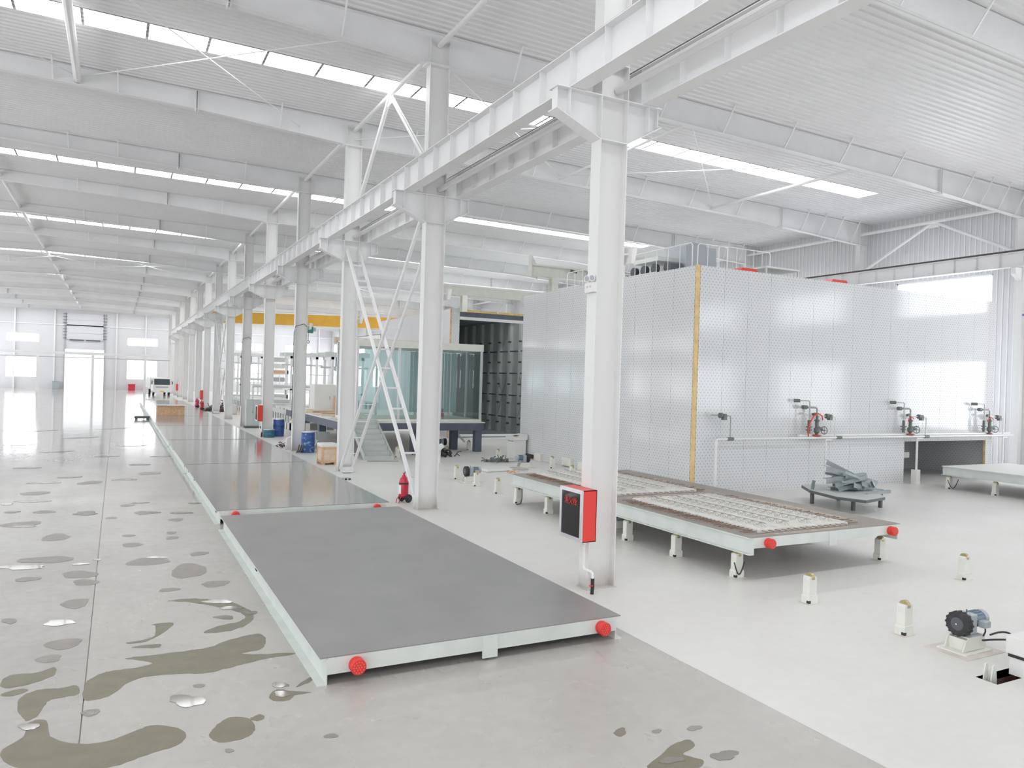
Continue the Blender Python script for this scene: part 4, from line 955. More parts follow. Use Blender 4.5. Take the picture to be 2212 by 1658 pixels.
# wheeled extinguishers
def ext_proto(label):
    t = thing('fire_extinguisher', label, 'extinguisher', group='wheeled red fire extinguishers')
    MB().lathe([(0, 0.14), (0.09, 0.14), (0.13, 0.19), (0.13, 0.56), (0.115, 0.64), (0.06, 0.69), (0.05, 0.73), (0, 0.73)], n=20).build('cylinder', 'red_ext', t, True)
    MB().lathe([(0.131, 0.5), (0.135, 0.51), (0.135, 0.53), (0.131, 0.54)], n=20).build('band', 'black', t)
    MB().lathe([(0, 0.72), (0.03, 0.72), (0.03, 0.80), (0, 0.80)], n=10).build('valve', 'red_ext', t); MB().bar((0, 0, 0.78), (0.1, 0.02, 0.84), 0.02, 0.02).build('lever', 'dark', t)
    MB().box(-0.134, -0.128, -0.05, 0.05, 0.24, 0.48).build('instruction_label', 'cloth', t)
    for s in (-1, 1):
        w = MB().lathe([(0, -0.03), (0.07, -0.035), (0.105, -0.03), (0.115, 0), (0.105, 0.03), (0.07, 0.035), (0, 0.03)], (0.06, 0.14 * s, 0.115), 22, 1).build('wheel', 'rubber', t, True)
        sp = MB()
        for i in range(5):
            a = i * 1.2566; sp.bar((0.06, 0.14 * s - 0.04, 0.115), (0.06 + 0.06 * math.cos(a), 0.14 * s - 0.04, 0.115 + 0.06 * math.sin(a)), 0.018, 0.01)
        sp.build('spoke', 'dark', w)
    MB().cyl((0.06, -0.16, 0.115), (0.06, 0.16, 0.115), 0.012, 8).build('axle', 'dark', t)
    for s in (-1, 1): MB().tube([(-0.05, 0.06 * s, 0.16), (-0.13, 0.06 * s, 0.15), (-0.18, 0.06 * s, 0.1), (-0.2, 0.06 * s, 0.0)], 0.011, 7).build('stand_leg', 'red_ext', t, True)
    MB().tube([(0.13, 0.02, 0.7), (0.17, 0.03, 0.5), (0.17, 0.03, 0.25)], 0.014, 7).build('hose', 'black', t, True)
    return t
e = ext_proto('wheeled red fire extinguisher at the foot of the ladder-like brace'); e.location = (6.98, 19.55, 0); e.rotation_euler = (0, 0, 0.35)
dup(e, (6.55, 70.5, 0), 0.3, 'faraway red fire extinguisher next to the small hose cabinet'); bpy.data.objects[e.name]
dup(e, (6.6, 75.5, 0), 0.3, 'farthest red fire extinguisher, beyond its twin')
for o in bpy.data.objects:
    if o.name in ('fire_extinguisher.001', 'fire_extinguisher.002'): o.scale = (1.15, 1.15, 1.15)
# drums
def drum(x, y, h, r, m, label, lid='machine_white'):
    t = thing('drum', label, 'drum', (x, y, 0), group='drums beside the columns')
    MB().lathe([(0, 0.0), (r * 0.97, 0.0), (r, 0.02), (r * 0.98, 0.05), (r * 0.985, h * 0.31), (r * 1.02, h * 0.33), (r * 0.985, h * 0.35), (r * 0.985, h * 0.64), (r * 1.02, h * 0.66), (r * 0.985, h * 0.68), (r * 0.97, h * 0.95), (r, h), (r * 0.96, h), (r * 0.94, h - 0.02), (0, h - 0.02)], n=26).build('shell', m, t, True)
    MB().lathe([(r * 0.98, h - 0.02), (r * 1.03, h - 0.02), (r * 1.03, h + 0.012), (r * 0.95, h + 0.012)], n=26).build('rim', 'alu', t, True)
    return t
def splash(name, base, spots):
    m, nt, b, N, L = node_mat(name); tc = N('ShaderNodeTexCoord'); n = N('ShaderNodeTexNoise'); n.inputs['Scale'].default_value = 9; n.inputs['Detail'].default_value = 5; L(tc.outputs['Object'], n.inputs['Vector'])
    rp = N('ShaderNodeValToRGB'); e = rp.color_ramp.elements; e[0].position, e[1].position = 0.57, 0.64; e[0].color = (*base, 1); e[1].color = (*spots, 1); L(n.outputs['Fac'], rp.inputs[0]); L(rp.outputs[0], b.inputs['Base Color']); b.inputs['Roughness'].default_value = 0.45
    return m
M['drum_splash'] = splash('drum_splash', (0.05, 0.115, 0.36), (0.22, 0.42, 0.52))
d = drum(7.45, 33.35, 0.9, 0.29, 'drum_splash', 'paint-splashed blue drum in front of a column')
drum(7.83, 42.2, 0.92, 0.295, 'drum_blue', 'tall plain blue drum with a white lid'); drum(7.22, 41.5, 0.42, 0.29, 'drum_teal', 'short dark teal drum next to the tall blue one')
MB().lathe([(0, 0.92), (0.27, 0.92), (0.25, 0.96), (0, 0.98)], n=20).build('lid', 'machine_white', bpy.data.objects['drum.001'], True)
# wooden crate
t = thing('wooden_crate', 'small wooden crate with a white wrapped top beside a column', 'crate', (6.90, 28.55, 0), 0.05)
for z in (0.08, 0.60):
    MB().box(0, 0.62, 0, 0.03, z, z + 0.07).build('rail', 'wood', t); MB().box(0, 0.62, 0.57, 0.6, z, z + 0.07).build('rail', 'wood', t); MB().box(0, 0.03, 0, 0.6, z, z + 0.07).build('rail', 'wood', t); MB().box(0.59, 0.62, 0, 0.6, z, z + 0.07).build('rail', 'wood', t)
for x in (0, 0.55):
    for y in (-0.012, 0.545): MB().box(x, x + 0.07, y, y + 0.067, 0.0, 0.68).build('corner_post', 'wood', t)
MB().box(0.04, 0.58, 0.02, 0.03, 0.12, 0.62).build('board', 'ply', t); MB().box(0.02, 0.03, 0.04, 0.56, 0.12, 0.62).build('board', 'ply', t); MB().box(0.59, 0.6, 0.04, 0.56, 0.12, 0.62).build('board', 'ply', t); MB().box(0.04, 0.58, 0.57, 0.58, 0.12, 0.62).build('board', 'ply', t)
MB().box(-0.01, 0.63, -0.02, 0.62, 0.66, 0.80).build('wrapped_top', 'machine_white', t, bevel=0.03)
for x in (0.05, 0.5): MB().box(x, x + 0.09, -0.01, 0.6, 0, 0.07).build('skid', 'wood', t)
t = tag(MB().box(0, 0.4, 0, 1.6, 0, 0.07).box(0.02, 0.38, 0.02, 1.58, 0.07, 0.1).build('steel_channel', 'pallet_paint'), 'pale steel channel lying on the floor before the crate column', 'channel'); t.location = (6.45, 24.2, 0)
for i in range(3): MB().box(0.05 + i * 0.12, 0.13 + i * 0.12, -0.004, 0.004, 0.01, 0.06).build('slot', 'black', t)
# scrap near the drums
rj = random.Random(11)
def heap(name, x, y, r, h, n, m, label, cat):
    t = thing(name, label, cat, (x, y, 0)); mb = MB()
    for i in range(n):
        a = rj.random() * 6.28; q = r * math.sqrt(rj.random()); z = h * (1 - q / r) * rj.random() + 0.02
        p = Vector((q * math.cos(a), q * math.sin(a), z)); d = Vector((rj.uniform(-1, 1), rj.uniform(-1, 1), rj.uniform(-0.3, 0.5))).normalized() * r * 0.5
        e = p + d; e.z = max(0.02, e.z); mb.tube([p, (p + e) / 2 + Vector((0, 0, 0.1 * r)), e], rj.uniform(0.015, 0.05) * (r + 0.3), 6)
    tag(mb.build('tangle', m, t), kind='stuff'); return t
heap('scrap_heap', 7.75, 69.0, 0.95, 1.0, 110, 'junk', 'brown heap of tangled scrap beneath a cross brace', 'scrap heap')
heap('scrap_heap', 6.9, 35.6, 0.35, 0.3, 30, 'junk', 'small tangle of dark scrap before the splashed drum', 'scrap heap')
for i in range(3): tag(MB().tube([(6.95 + 0.1 * i, 33.6 + 0.5 * j / 8 * (1 + i * .2) - 0.9, 0.03 + 0.35 * (1 - math.sin(math.pi / 2 * j / 8)) ) for j in range(9)], 0.03, 7).build('bent_strip', 'dark'), 'dark bent strip leaning on the column by the splashed drum', 'strip', 'bent strips by the splashed drum')
t = tag(MB().prism([(0, 0), (0.22, 0), (0.3, 0.62), (0.05, 0.5)], 1, 0, 0.2).build('paper_sack', 'cloth'), 'white paper sack propped by the splashed drum', 'sack'); t.location = (6.75, 34.6, 0)
tag(MB().box(0, 0.9, 0, 0.5, 0, 0.8).build('wrapped_bale', 'cloth', bevel=0.1), 'pale wrapped bale beside the brown scrap heap', 'bale').location = (7.75, 64.2, 0)
t = thing('wood_box', 'small brown carton beside the pale wrapped bale', 'carton', (8.8, 63.6, 0)); MB().box(0, 0.5, 0, 0.5, 0, 0.55).build('carton', 'wood', t, bevel=0.01); MB().box(0.2, 0.28, -0.004, 0.5, 0.551, 0.554).build('tape', 'cloth', t)
t = thing('timber_box', 'long low timber box standing on a far pallet of the row', 'box', (2.5, 57.6, PH))
MB().box(0, 1.75, 0, 0.03, 0.0, 0.62).build('front_board', 'wood', t); MB().box(0, 1.75, 0.97, 1.0, 0, 0.62).build('back_board', 'wood', t); MB().box(0, 0.03, 0.03, 0.97, 0, 0.62).build('side_board', 'wood', t); MB().box(1.72, 1.75, 0.03, 0.97, 0, 0.62).build('side_board', 'wood', t); MB().box(-0.08, 1.85, -0.08, 1.08, 0.62, 0.66).build('lid', 'cloth', t)
t = thing('kerb_block', 'dark timber skid on the wet floor beside the timber box', 'skid', (1.1, 57.0, 0)); MB().box(0, 0.95, 0, 0.5, 0.08, 0.22).build('top_board', 'dark', t)
for x in (0.05, 0.75): MB().box(x, x + 0.15, 0, 0.5, 0, 0.08).build('runner', 'dark', t)

# ---- white floor-standing cabinet, papers and cables by the chamber
t = thing('control_desk', 'white control desk with a sloped lid beside the dark chamber', 'desk', (15.25, 28.9, 0))
MB().box(0.05, 0.62, 0, 0.7, 0, 0.82).build('body', 'machine_white', t, bevel=0.01); MB().prism([(-0.02, 0.82), (0.66, 0.82), (0.66, 1.06), (-0.02, 0.93)], 1, -0.04, 0.74).build('lid', 'machine_white', t)
MB().box(0.045, 0.05, 0.1, 0.6, 0.74, 0.77).build('handle', 'pipe_grey', t); MB().box(0.15, 0.4, 0.1, 0.4, 0.99, 1.0).build('tablet', 'black', t)
t = tag(MB().prism([(0, 0), (1.1, 0.1), (1.3, 0.9), (0.5, 1.2), (-0.1, 0.6)], 2, 0, 0.1).build('plastic_sheet', 'machine_white', bevel=0.04), 'crumpled white plastic sheet on the floor between two drive wheels', 'sheet'); t.location = (12.1, 24.9, 0)
heap('rag_heap', 12.9, 24.6, 0.22, 0.14, 14, 'wood', 'brown rags beside the crumpled plastic sheet', 'rags')
heap('cable_heap', 12.5, 31.0, 0.9, 0.3, 70, 'cable', 'heap of black cable under the glass booth', 'cable heap')
heap('cable_heap', 14.0, 27.9, 0.5, 0.22, 30, 'valve', 'tangled dark hose beside a roller stand before the dark chamber', 'cable heap')
for i in range(4): tag(MB().cyl((13.6, 28.2 + i * 0.14, 0.03), (15.1, 27.7 + i * 0.14, 0.03), 0.025, 8).build('loose_pipe', 'pipe_grey'), 'loose grey pipe on the floor before the dark chamber', 'pipe', 'loose pipes on the floor')

# ================================================================ dark chamber with the open front
D0, D1, DY, DZ = 17.25, 22.4, 39.7, 7.0
dc = thing('open_chamber', 'dark curing chamber with an open front and white door frame behind the glass booth', 'chamber', (0, 0, 0))
MB().box(D0 - 0.1, D0, DY + 0.1, 54, 0, 7.45).build('outer_wall', 'wall', dc); MB().box(D1 + 0.2, D1 + 0.3, DY, 54, 0, 7.45).build('outer_wall', 'chamber_in', dc)
MB().box(D0 - 0.1, D1 + 0.3, 53.9, 54, 0, 7.45).build('back_wall', 'chamber_in', dc); MB().box(D0 + 0.02, D1 + 0.2, DY + 3.2, 53.9, 7.3, 7.44).build('roof_deck', 'chamber_in', dc); MB().box(D0, D1 + 0.2, DY + 0.2, 53.9, 0, 0.04).build('floor_plate', 'motor_grey', dc)  # roof_deck stops short of the front, shaped to let daylight inside
MB().box(D0, D0 + 0.02, DY + 0.2, 53.9, 0.04, 7.3).build('lining', 'chamber_in', dc)
for i in range(9):
    y = DY + 0.7 + i * 1.45
    MB().box(D1 - 0.02, D1 + 0.2, y, y + 0.28, 0, 7.2).build('inner_post', 'chamber_post', dc)
    if i < 7:
        for z in (1.0, 2.4, 3.8, 5.2): MB().box(D1 - 0.14, D1 - 0.02, y + 0.3, y + 1.2, z, z + 0.08).build('ledge', 'slate_steel', dc)
        for a, b in ((1.2, 3.6), (3.6, 1.2)):
            if i % 2 == 0: MB().bar((D1 - 0.06, y + 0.3, a), (D1 - 0.06, y + 1.4, b), 0.03, 0.03).build('cross_tie', 'pipe_grey', dc)
        for z in (0.6, 1.9, 3.1, 4.5, 5.8): MB().box(D1 - 0.2, D1 - 0.05, y + 1.22, y + 1.36, z, z + 0.1).build('hinge', 'dark', dc)
MB().box(D0, D1, DY, DY + 0.1, 6.78, 6.95).box(D0, D1, DY, DY + 0.1, 0.1, 0.22).box(D0 - 0.02, D0 + 0.1, DY, DY + 0.1, 0.1, 2.2).build('door_frame', 'pipe_white', dc)
MB().box(D1, D1 + 0.14, DY - 0.02, DY + 0.12, 0, 7.0).build('door_post', 'pipe_white', dc); MB().box(D1 + 0.2, D1 + 0.3, DY - 0.04, DY + 0.1, 0.3, 7.0).build('door_seal', 'black', dc)
MB().box(D0 - 0.1, D1 + 0.1, DY, DY + 0.2, 6.95, 7.2).build('shutter_box', 'slate_steel', dc); MB().box(D0, D1, DY - 0.02, DY + 0.2, 7.22, 7.36).build('top_foam', 'foam_edge', dc)
MB().box(D0 - 0.5, D0 - 0.02, DY - 0.02, DY + 0.1, 0, 7.4).build('corner_panel', 'dots_x', dc); MB().box(D0 - 0.56, D0 - 0.5, DY - 0.015, DY + 0.1, 0, 7.4).build('corner_foam', 'wood', dc)
MB().box(D0 + 0.5, D1 + 3, DY - 1.6, DY - 0.1, 0, 0.03).build('threshold', 'machine_white', dc)
t = thing('stacker_gantry', 'cream steel gantry beam with hangers rising behind the dotted chamber', 'gantry', (0, 0, 0))
MB().h((18.1, 33.0, 8.87), (31.0, 33.0, 8.87), 0.5, 0.26).build('beam', 'cream', t); MB().box(18.05, 18.1, 32.85, 33.15, 8.6, 9.65).build('end_stop', 'cream', t); MB().prism([(18.1, 9.12), (18.5, 9.12), (18.15, 9.6)], 1, 32.97, 33.03).build('stop_gusset', 'cream', t)
MB().box(18.1, 31.0, 32.75, 33.0, 9.12, 9.2).build('walkway', 'cream', t)
MB().h((19.42, 33.0, 0), (19.42, 33.0, 8.62), 0.42, 0.34, up=(0, 1, 0)).build('post', 'cream', t); MB().h((30.5, 33.0, 0), (30.5, 33.0, 8.62), 0.42, 0.34, up=(0, 1, 0)).build('post', 'cream', t)
for x in (20.3, 21.3, 23.8): MB().bar((x, 32.8, 9.05), (x + 0.25, 32.6, 8.95), 0.1, 0.12).build('hanger', 'dark', t)
t = thing('portal_beam', 'cream portal beam with a white pipe over the front of the dark chamber', 'gantry', (0, 0, 0))
MB().h((14.6, 39.3, 8.35), (23.2, 39.3, 8.35), 0.5, 0.24).build('beam', 'cream', t); MB().cyl((14.6, 39.1, 8.66), (23.2, 39.1, 8.66), 0.06, 10).build('pipe', 'pipe_white', t, True)
for x in (17.3, 22.6): MB().h((x, 39.35, 7.2), (x, 39.35, 8.1), 0.4, 0.3, up=(0, 1, 0)).build('post', 'cream', t)
for a, b in (((20.2, 8.1), (19.5, 7.25)), ((21.0, 8.1), (21.9, 7.25))): MB().bar((a[0], 39.5, a[1]), (b[0], 39.5, b[1]), 0.08, 0.08).build('diagonal', 'cream', t)

# ================================================================ platform, glass booth, stairs
pf = thing('steel_platform', 'slate blue steel platform on stout legs under the glass booth', 'platform', (0, 0, 0))
PX, PX2, PY, PY2, PT = 8.75, 15.3, 32.2, 44.5, 1.42
for a, b in (((PX, PY), (PX2, PY)), ((PX, PY2), (PX2, PY2)), ((PX, PY), (PX, PY2)), ((PX2, PY), (PX2, PY2))): MB().bar((a[0], a[1], PT - 0.24), (b[0], b[1], PT - 0.24), 0.2, 0.34).build('edge_beam', 'slate_steel', pf)
MB().box(PX - 0.1, PX2 + 0.1, PY - 0.1, PY2 + 0.1, PT - 0.07, PT - 0.03).build('deck', 'slab_light', pf)
for x, y in ((PX2 - 0.2, PY + 0.1), (14.4, PY + 1.3), (PX + 0.1, PY + 0.15), (PX + 0.1, PY + 4.5), (PX + 0.1, PY + 9), (12.0, PY + 0.2), (PX2 - 0.2, PY + 6), (12, PY + 6)): MB().box(x - 0.16, x + 0.16, y - 0.16, y + 0.16, 0, PT - 0.4).build('leg', 'slate_steel', pf)
MB().bar((14.35, PY + 1.3, 1.0), (15.0, PY + 1.3, 0.35), 0.08, 0.08).build('knee_brace', 'pallet_paint', pf)
bo = thing('glass_booth', 'glass-walled control booth with aluminium corner posts on the slate blue platform', 'booth', (0, 0, 0))
BX0, BX1, BY0, BY1, BZ0, BZ1 = 9.2, 15.25, 32.22, 35.6, 1.40, 5.02
MB().box(BX0, BX1, BY0, BY1, BZ0, BZ0 + 0.12).build('floor_frame', 'cream', bo)
MB().box(BX0, BX1, BY0 - 0.03, BY0 + 0.12, 4.7, BZ1).box(BX1 - 0.12, BX1 + 0.02, BY0, BY1, 4.7, BZ1).box(BX0, BX1, BY1 - 0.1, BY1, 4.7, BZ1).build('header', 'cream', bo); MB().box(BX0, BX1, BY0, BY1, 4.96, BZ1 - 0.005).build('roof_panel', 'cream', bo)
for x in (BX0 + 0.05, 11.15, 13.15, BX1 - 0.06):
    MB().box(x - 0.05, x + 0.05, BY0 - 0.01, BY0 + 0.09, BZ0 + 0.12, 4.7).build('mullion', 'alu', bo); MB().box(x - 0.05, x + 0.05, BY1 - 0.09, BY1 + 0.01, BZ0 + 0.12, 4.7).build('mullion', 'alu', bo)
for a, b in ((BX0 + 0.1, 11.1), (11.2, 13.1), (13.2, BX1 - 0.11)):
    MB().box(a, b, BY0 + 0.03, BY0 + 0.042, BZ0 + 0.12, 4.7).build('pane', 'glass', bo); MB().box(a, b, BY1 - 0.05, BY1 - 0.038, BZ0 + 0.12, 4.7).build('pane', 'glass', bo)
for a, b in ((BY0 + 0.1, 33.9), (34.0, BY1 - 0.1)): MB().box(BX1 - 0.05, BX1 - 0.038, a, b, BZ0 + 0.12, 4.7).build('pane', 'glass', bo)
MB().box(BX1 - 0.1, BX1, 33.9, 34.0, BZ0, 4.7).build('mullion', 'alu', bo)
M['strip_curtain'] = mat('strip_curtain', (0.35, 0.50, 0.49), 0.25)
for i in range(14):
    x = 12.7 + i * 0.18; MB().box(x, x + 0.15, 35.1 + 0.03 * (i % 2), 35.12 + 0.03 * (i % 2), BZ0 + 0.3, 4.65).build('curtain_strip', 'strip_curtain', bo)
t = thing('small_compressor', 'small red compressor with a grey motor standing inside the glass booth', 'compressor', (13.35, 32.65, BZ0 + 0.12))
MB().box(-0.14, 0.14, -0.1, 0.1, 0.08, 0.28).build('tank', 'red_ext', t, bevel=0.03); MB().cyl((-0.08, 0, 0.38), (0.1, 0, 0.38), 0.09, 14).build('motor', 'dark', t, True)
MB().tube([(-0.12, 0, 0.28), (-0.12, 0, 0.55), (0.02, 0, 0.56)], 0.012, 6).build('handle', 'black', t)
for s in (-1, 1): MB().bar((s * 0.1, 0, 0.1), (s * 0.15, 0, 0), 0.02, 0.02).build('leg', 'red_ext', t)
st = thing('steel_stairs', 'grey steel stairs with flat stringers up to the platform', 'stairs', (0, 0, 0))
for i in range(7):
    f = i / 6.0; y, z = 29.8 + 2.0 * f, 0.14 + 1.2 * f; MB().box(8.95, 10.1, y, y + 0.3, z - 0.03, z).build('tread', 'cabinet_grey', st); MB().box(8.95, 10.1, y + 0.28, y + 0.295, z, z + 0.17).build('riser', 'cabinet_grey', st)
for x in (8.92, 10.12): MB().bar((x, 29.75, 0.08), (x, 32.05, 1.40), 0.02, 0.22).build('stringer', 'cabinet_grey', st)
MB().box(8.9, 10.15, 29.72, 29.77, 0, 0.16).build('toe_plate', 'cabinet_grey', st)
t = tag(MB().cyl((8.9, 29.3, 0.025), (10.1, 29.0, 0.025), 0.022, 8).build('loose_pipe', 'pipe_grey'), 'loose grey pipe lying before the foot of the stairs', 'pipe', 'loose pipes on the floor')
t = thing('spot_stand', 'white work light on a short post in front of the stairs', 'work light', (11.55, 28.2, 0)); MB().cyl((0, 0, 0), (0, 0, 0.55), 0.035, 10).build('post', 'machine_white', t, True); MB().bar((-0.15, 0, 0.5), (0.12, 0, 0.72), 0.16, 0.16).build('head', 'machine_white', t); MB().cyl((0, 0, 0), (0, 0, 0.02), 0.1, 12).build('foot', 'machine_white', t)
# planks and boards piled on the platform
for i in range(12):
    y = 36.2 + i * 0.62; x = PX + 0.0 + rj.uniform(0, 0.8); tag(MB().box(0, rj.uniform(1.6, 2.6), 0, 0.45, 0, 0.03).build('plank', 'ply'), 'thin wooden board lying on the slate blue platform', 'board', 'boards on the platform').location = (x, y, PT - 0.03 + 0.002)
for i in range(4): 
    o = tag(MB().box(0, 1.8, 0, 0.3, 0, 0.03).build('plank', 'ply'), 'wooden board stacked over others at the platform edge by the stairs', 'board', 'stacked boards by the stairs'); o.location = (PX + 0.1, 32.25 - 0.0 + 0.0, PT - 0.03 + i * 0.032) if False else (PX + 0.05, 38.6 - i * 0.08, PT + 0.035 + i * 0.033); o.rotation_euler = (0, 0, 0.15 * i - 0.2)
# ================================================================ far things
# overhead travelling crane
cr = thing('overhead_crane', 'yellow overhead crane girder spanning the chamber bay with a green hoist', 'crane', (0, 0, 0))
def czb(x): return 8.36 + (x - 7.88) * 0.0205
g = MB()
for a, b in ((7.88, 33.15),):
    g.prism([(a, czb(a)), (b, czb(b)), (b, czb(b) + 1.3), (a, czb(a) + 1.1)], 1, 81.75, 82.25)
g.build('girder', 'crane_yellow', cr)
for x, z in ((7.88, 8.84), (33.15, 9.47)): MB().box(x - 0.15, x + 0.15, 80.6, 83.4, z, z + 0.3).build('end_truck', 'crane_yellow', cr)
MB().box(17.6, 18.5, 81.7, 82.3, czb(18) - 0.75, czb(18) - 0.05).build('hoist', 'green', cr); MB().box(18.5, 18.8, 81.8, 82.2, czb(18) - 0.55, czb(18) - 0.15).build('hoist_motor', 'motor_grey', cr)
MB().cyl((18.05, 82, czb(18) - 0.75), (18.05, 82, czb(18) - 1.6), 0.03, 6).build('rope', 'cable', cr); MB().torus((18.05, 82, czb(18) - 1.7), 0.13, 0.04, 1, 12, 6).build('hook', 'dark', cr)
MB().cyl((7.9, 81.6, czb(8) + 1.25), (33, 81.6, czb(33) + 1.45), 0.04, 6).build('festoon_rail', 'pipe_white', cr)
# pipe rack across the far aisle
a, b = pix(80, 843, 2, 0), pix(199, 846, 2, 0); yr = 118.5
t = thing('pipe_rack', 'slim white pipe rack on posts crossing the far end of the wet aisle', 'pipe rack', (0, yr, 0))
MB().box(XL + 0.3, 6.6, -0.12, 0.12, 5.15, 5.5).build('beam', 'pipe_white', t)
for z in (4.75,): MB().cyl((XL + 0.3, -0.1, z), (6.6, -0.1, z), 0.04, 8).build('pipe', 'pipe_grey', t, True)
for x in (pix(80, 840, 1, yr).x, pix(199, 840, 1, yr).x, pix(312, 840, 1, yr).x): MB().box(x - 0.16, x + 0.16, -0.16, 0.16, 0, 5.15).build('post', 'pipe_white', t)
# white light truck
tr = thing('light_truck', 'white light truck parked on the wet floor at the far end of the pallet row', 'truck', (5.35, 111.0, 0), 0.10)
W2 = 1.12
MB().prism([(0, 0.55), (0, 1.35), (0.25, 2.25), (0.5, 2.38), (1.7, 2.4), (1.75, 0.55)], 0, -W2, W2).build('cab', 'truck_white', tr, bevel=0.06)
ws = MB(); ws.bar((0, -0.0, 1.42), (0, 0.195, 2.18), 1.9, 0.05, (0, -1, 0.2)); ws.build('windscreen', 'glass_dark', tr)
for s in (-1, 1):
    MB().box(s * W2 - 0.01 * (s < 0), s * W2 + 0.012, 0.4, 1.35, 1.4, 2.15).build('side_window', 'glass_dark', tr)
    MB().box(s * (W2 + 0.12) - 0.07, s * (W2 + 0.12) + 0.07, -0.05, 0.05, 1.5, 1.9).build('mirror', 'dark', tr); MB().bar((s * W2, 0.1, 1.9), (s * (W2 + 0.12), 0, 1.85), 0.03, 0.03).build('mirror_arm', 'dark', tr)
    MB().box(s * 0.8 - 0.2, s * 0.8 + 0.2, -0.02, 0.02, 0.75, 0.95).build('headlamp', 'lamp_lens', tr)
    for y in (0.75, 4.2): 
        w = MB().lathe([(0, -0.11), (0.3, -0.12), (0.38, -0.1), (0.38, 0.1), (0.3, 0.12), (0, 0.11)], (s * 0.95, y, 0.38), 20, 0).build('wheel', 'rubber', tr, True); MB().cyl((s * 0.95 - 0.13, y, 0.38), (s * 0.95 + 0.13, y, 0.38), 0.16, 12).build('hub', 'alu', w)
MB().box(-W2, W2, -0.08, 0.1, 0.42, 0.68).build('bumper', 'truck_white', tr, bevel=0.03); MB().box(-0.26, 0.26, -0.1, -0.08, 0.5, 0.62).build('number_plate', 'yellow', tr); MB().box(-0.75, 0.75, -0.03, 0.0, 1.02, 1.2).build('grille', 'motor_grey', tr)
MB().box(-1.2, 1.2, 1.95, 5.8, 0.95, 1.05).build('load_bed', 'truck_white', tr)
for i in range(7): MB().box(-1.2, -1.16, 1.95 + i * 0.55, 2.4 + i * 0.55, 1.05, 2.35).build('stake_panel', 'truck_white', tr); MB().box(1.16, 1.2, 1.95 + i * 0.55, 2.4 + i * 0.55, 1.05, 2.35).build('stake_panel', 'truck_white', tr)
MB().box(-1.2, 1.2, 5.76, 5.8, 1.05, 2.35).build('tailboard', 'truck_white', tr); MB().box(-1.15, 1.15, 1.95, 2.0, 1.05, 2.4).build('headboard', 'truck_white', tr)
MB().box(-0.45, 0.45, 1.2, 5.6, 0.5, 0.9).build('chassis', 'dark', tr)
t = thing('red_bin', 'small red bin against the far end wall behind the truck', 'bin', (1.6, YB - 1.5, 0)); MB().box(0, 1.0, 0, 0.8, 0, 0.9).build('body', 'red_ext', t, bevel=0.05); MB().box(-0.05, 1.05, -0.05, 0.85, 0.9, 0.98).build('lid', 'red_ext', t)
t = thing('grey_bin', 'grey box against the end wall beside the far doorway', 'bin', (-8.8, YB - 1.4, 0)); MB().box(0, 0.9, 0, 0.8, 0, 1.15).build('body', 'motor_grey', t, bevel=0.04); MB().box(-0.04, 0.94, -0.04, 0.84, 1.15, 1.22).build('lid', 'motor_grey', t)

# ---- casting line beyond the columns: long beds with square openings
def bed(x0, x1, y0, y1, h, label, nop):
    t = thing('casting_bed', label, 'conveyor', (0, 0, 0), group='white casting beds of the production line')
    MB().box(x0, x1, y0, y1, h - 0.12, h).build('top', 'cabinet_grey', t); MB().box(x0 + 0.1, x1 - 0.1, y0 + 0.1, y1 - 0.1, 0.3, h - 0.12).build('core', 'slate_steel', t)
    L = (y1 - y0) / nop; pw = L * 0.4; pm = MB().box(0, 0.1, 0, pw, 0, h - 0.12).mesh('upright', 'pallet_paint')
    for i in range(nop + 1): put('upright', pm, t, (x0, y0 + i * L - (pw if i == nop else 0), 0))
    MB().box(x0, x0 + 0.1, y0, y1, 0, 0.42).build('skirt', 'machine_white', t)
    fm = MB().box(0, 0.45, 0, 0.1, 0, h - 0.12).mesh('upright', 'machine_white'); n = int((x1 - x0) / 1.0)
    for i in range(n): put('upright', fm, t, (x0 + 0.2 + i * 1.0, y0, 0))
    MB().box(x0, x1, y0, y0 + 0.1, 0, 0.42).build('skirt', 'machine_white', t)
    return t
bed(9.3, 13.4, 46.5, 61.5, 0.98, 'white casting bed with square openings behind the tall blue drum', 18)
bed(9.6, 13.6, 63.5, 82.0, 1.0, 'white casting bed with square openings past the switch cabinet', 20)
bed(18.0, 22.5, 58.0, 80.0, 1.35, 'white casting bed with square openings next to the concrete spreaders', 18)
rk = random.Random(3)
for i in range(16):
    y = 47 + i * 0.85; w = rk.uniform(1.8, 3.2); o = tag(MB().box(0, w, 0, 0.7, 0, rk.uniform(0.05, 0.16)).build('formwork_panel', 'alu' if i % 3 else 'slab_light'), 'flat steel formwork panel lying on a casting bed', 'panel', 'formwork panels on the casting beds'); o.location = (9.5 + rk.uniform(0, 0.6), y, 0.98)
for i in range(12):
    y = 64 + i * 1.4; o = tag(MB().box(0, rk.uniform(2, 3.5), 0, 1.2, 0, rk.uniform(0.06, 0.25)).build('formwork_panel', 'alu' if i % 2 else 'machine_white'), 'flat steel formwork panel on the casting bed past the switch cabinet', 'panel', 'formwork panels on the far casting bed'); o.location = (9.8, y, 1.0)
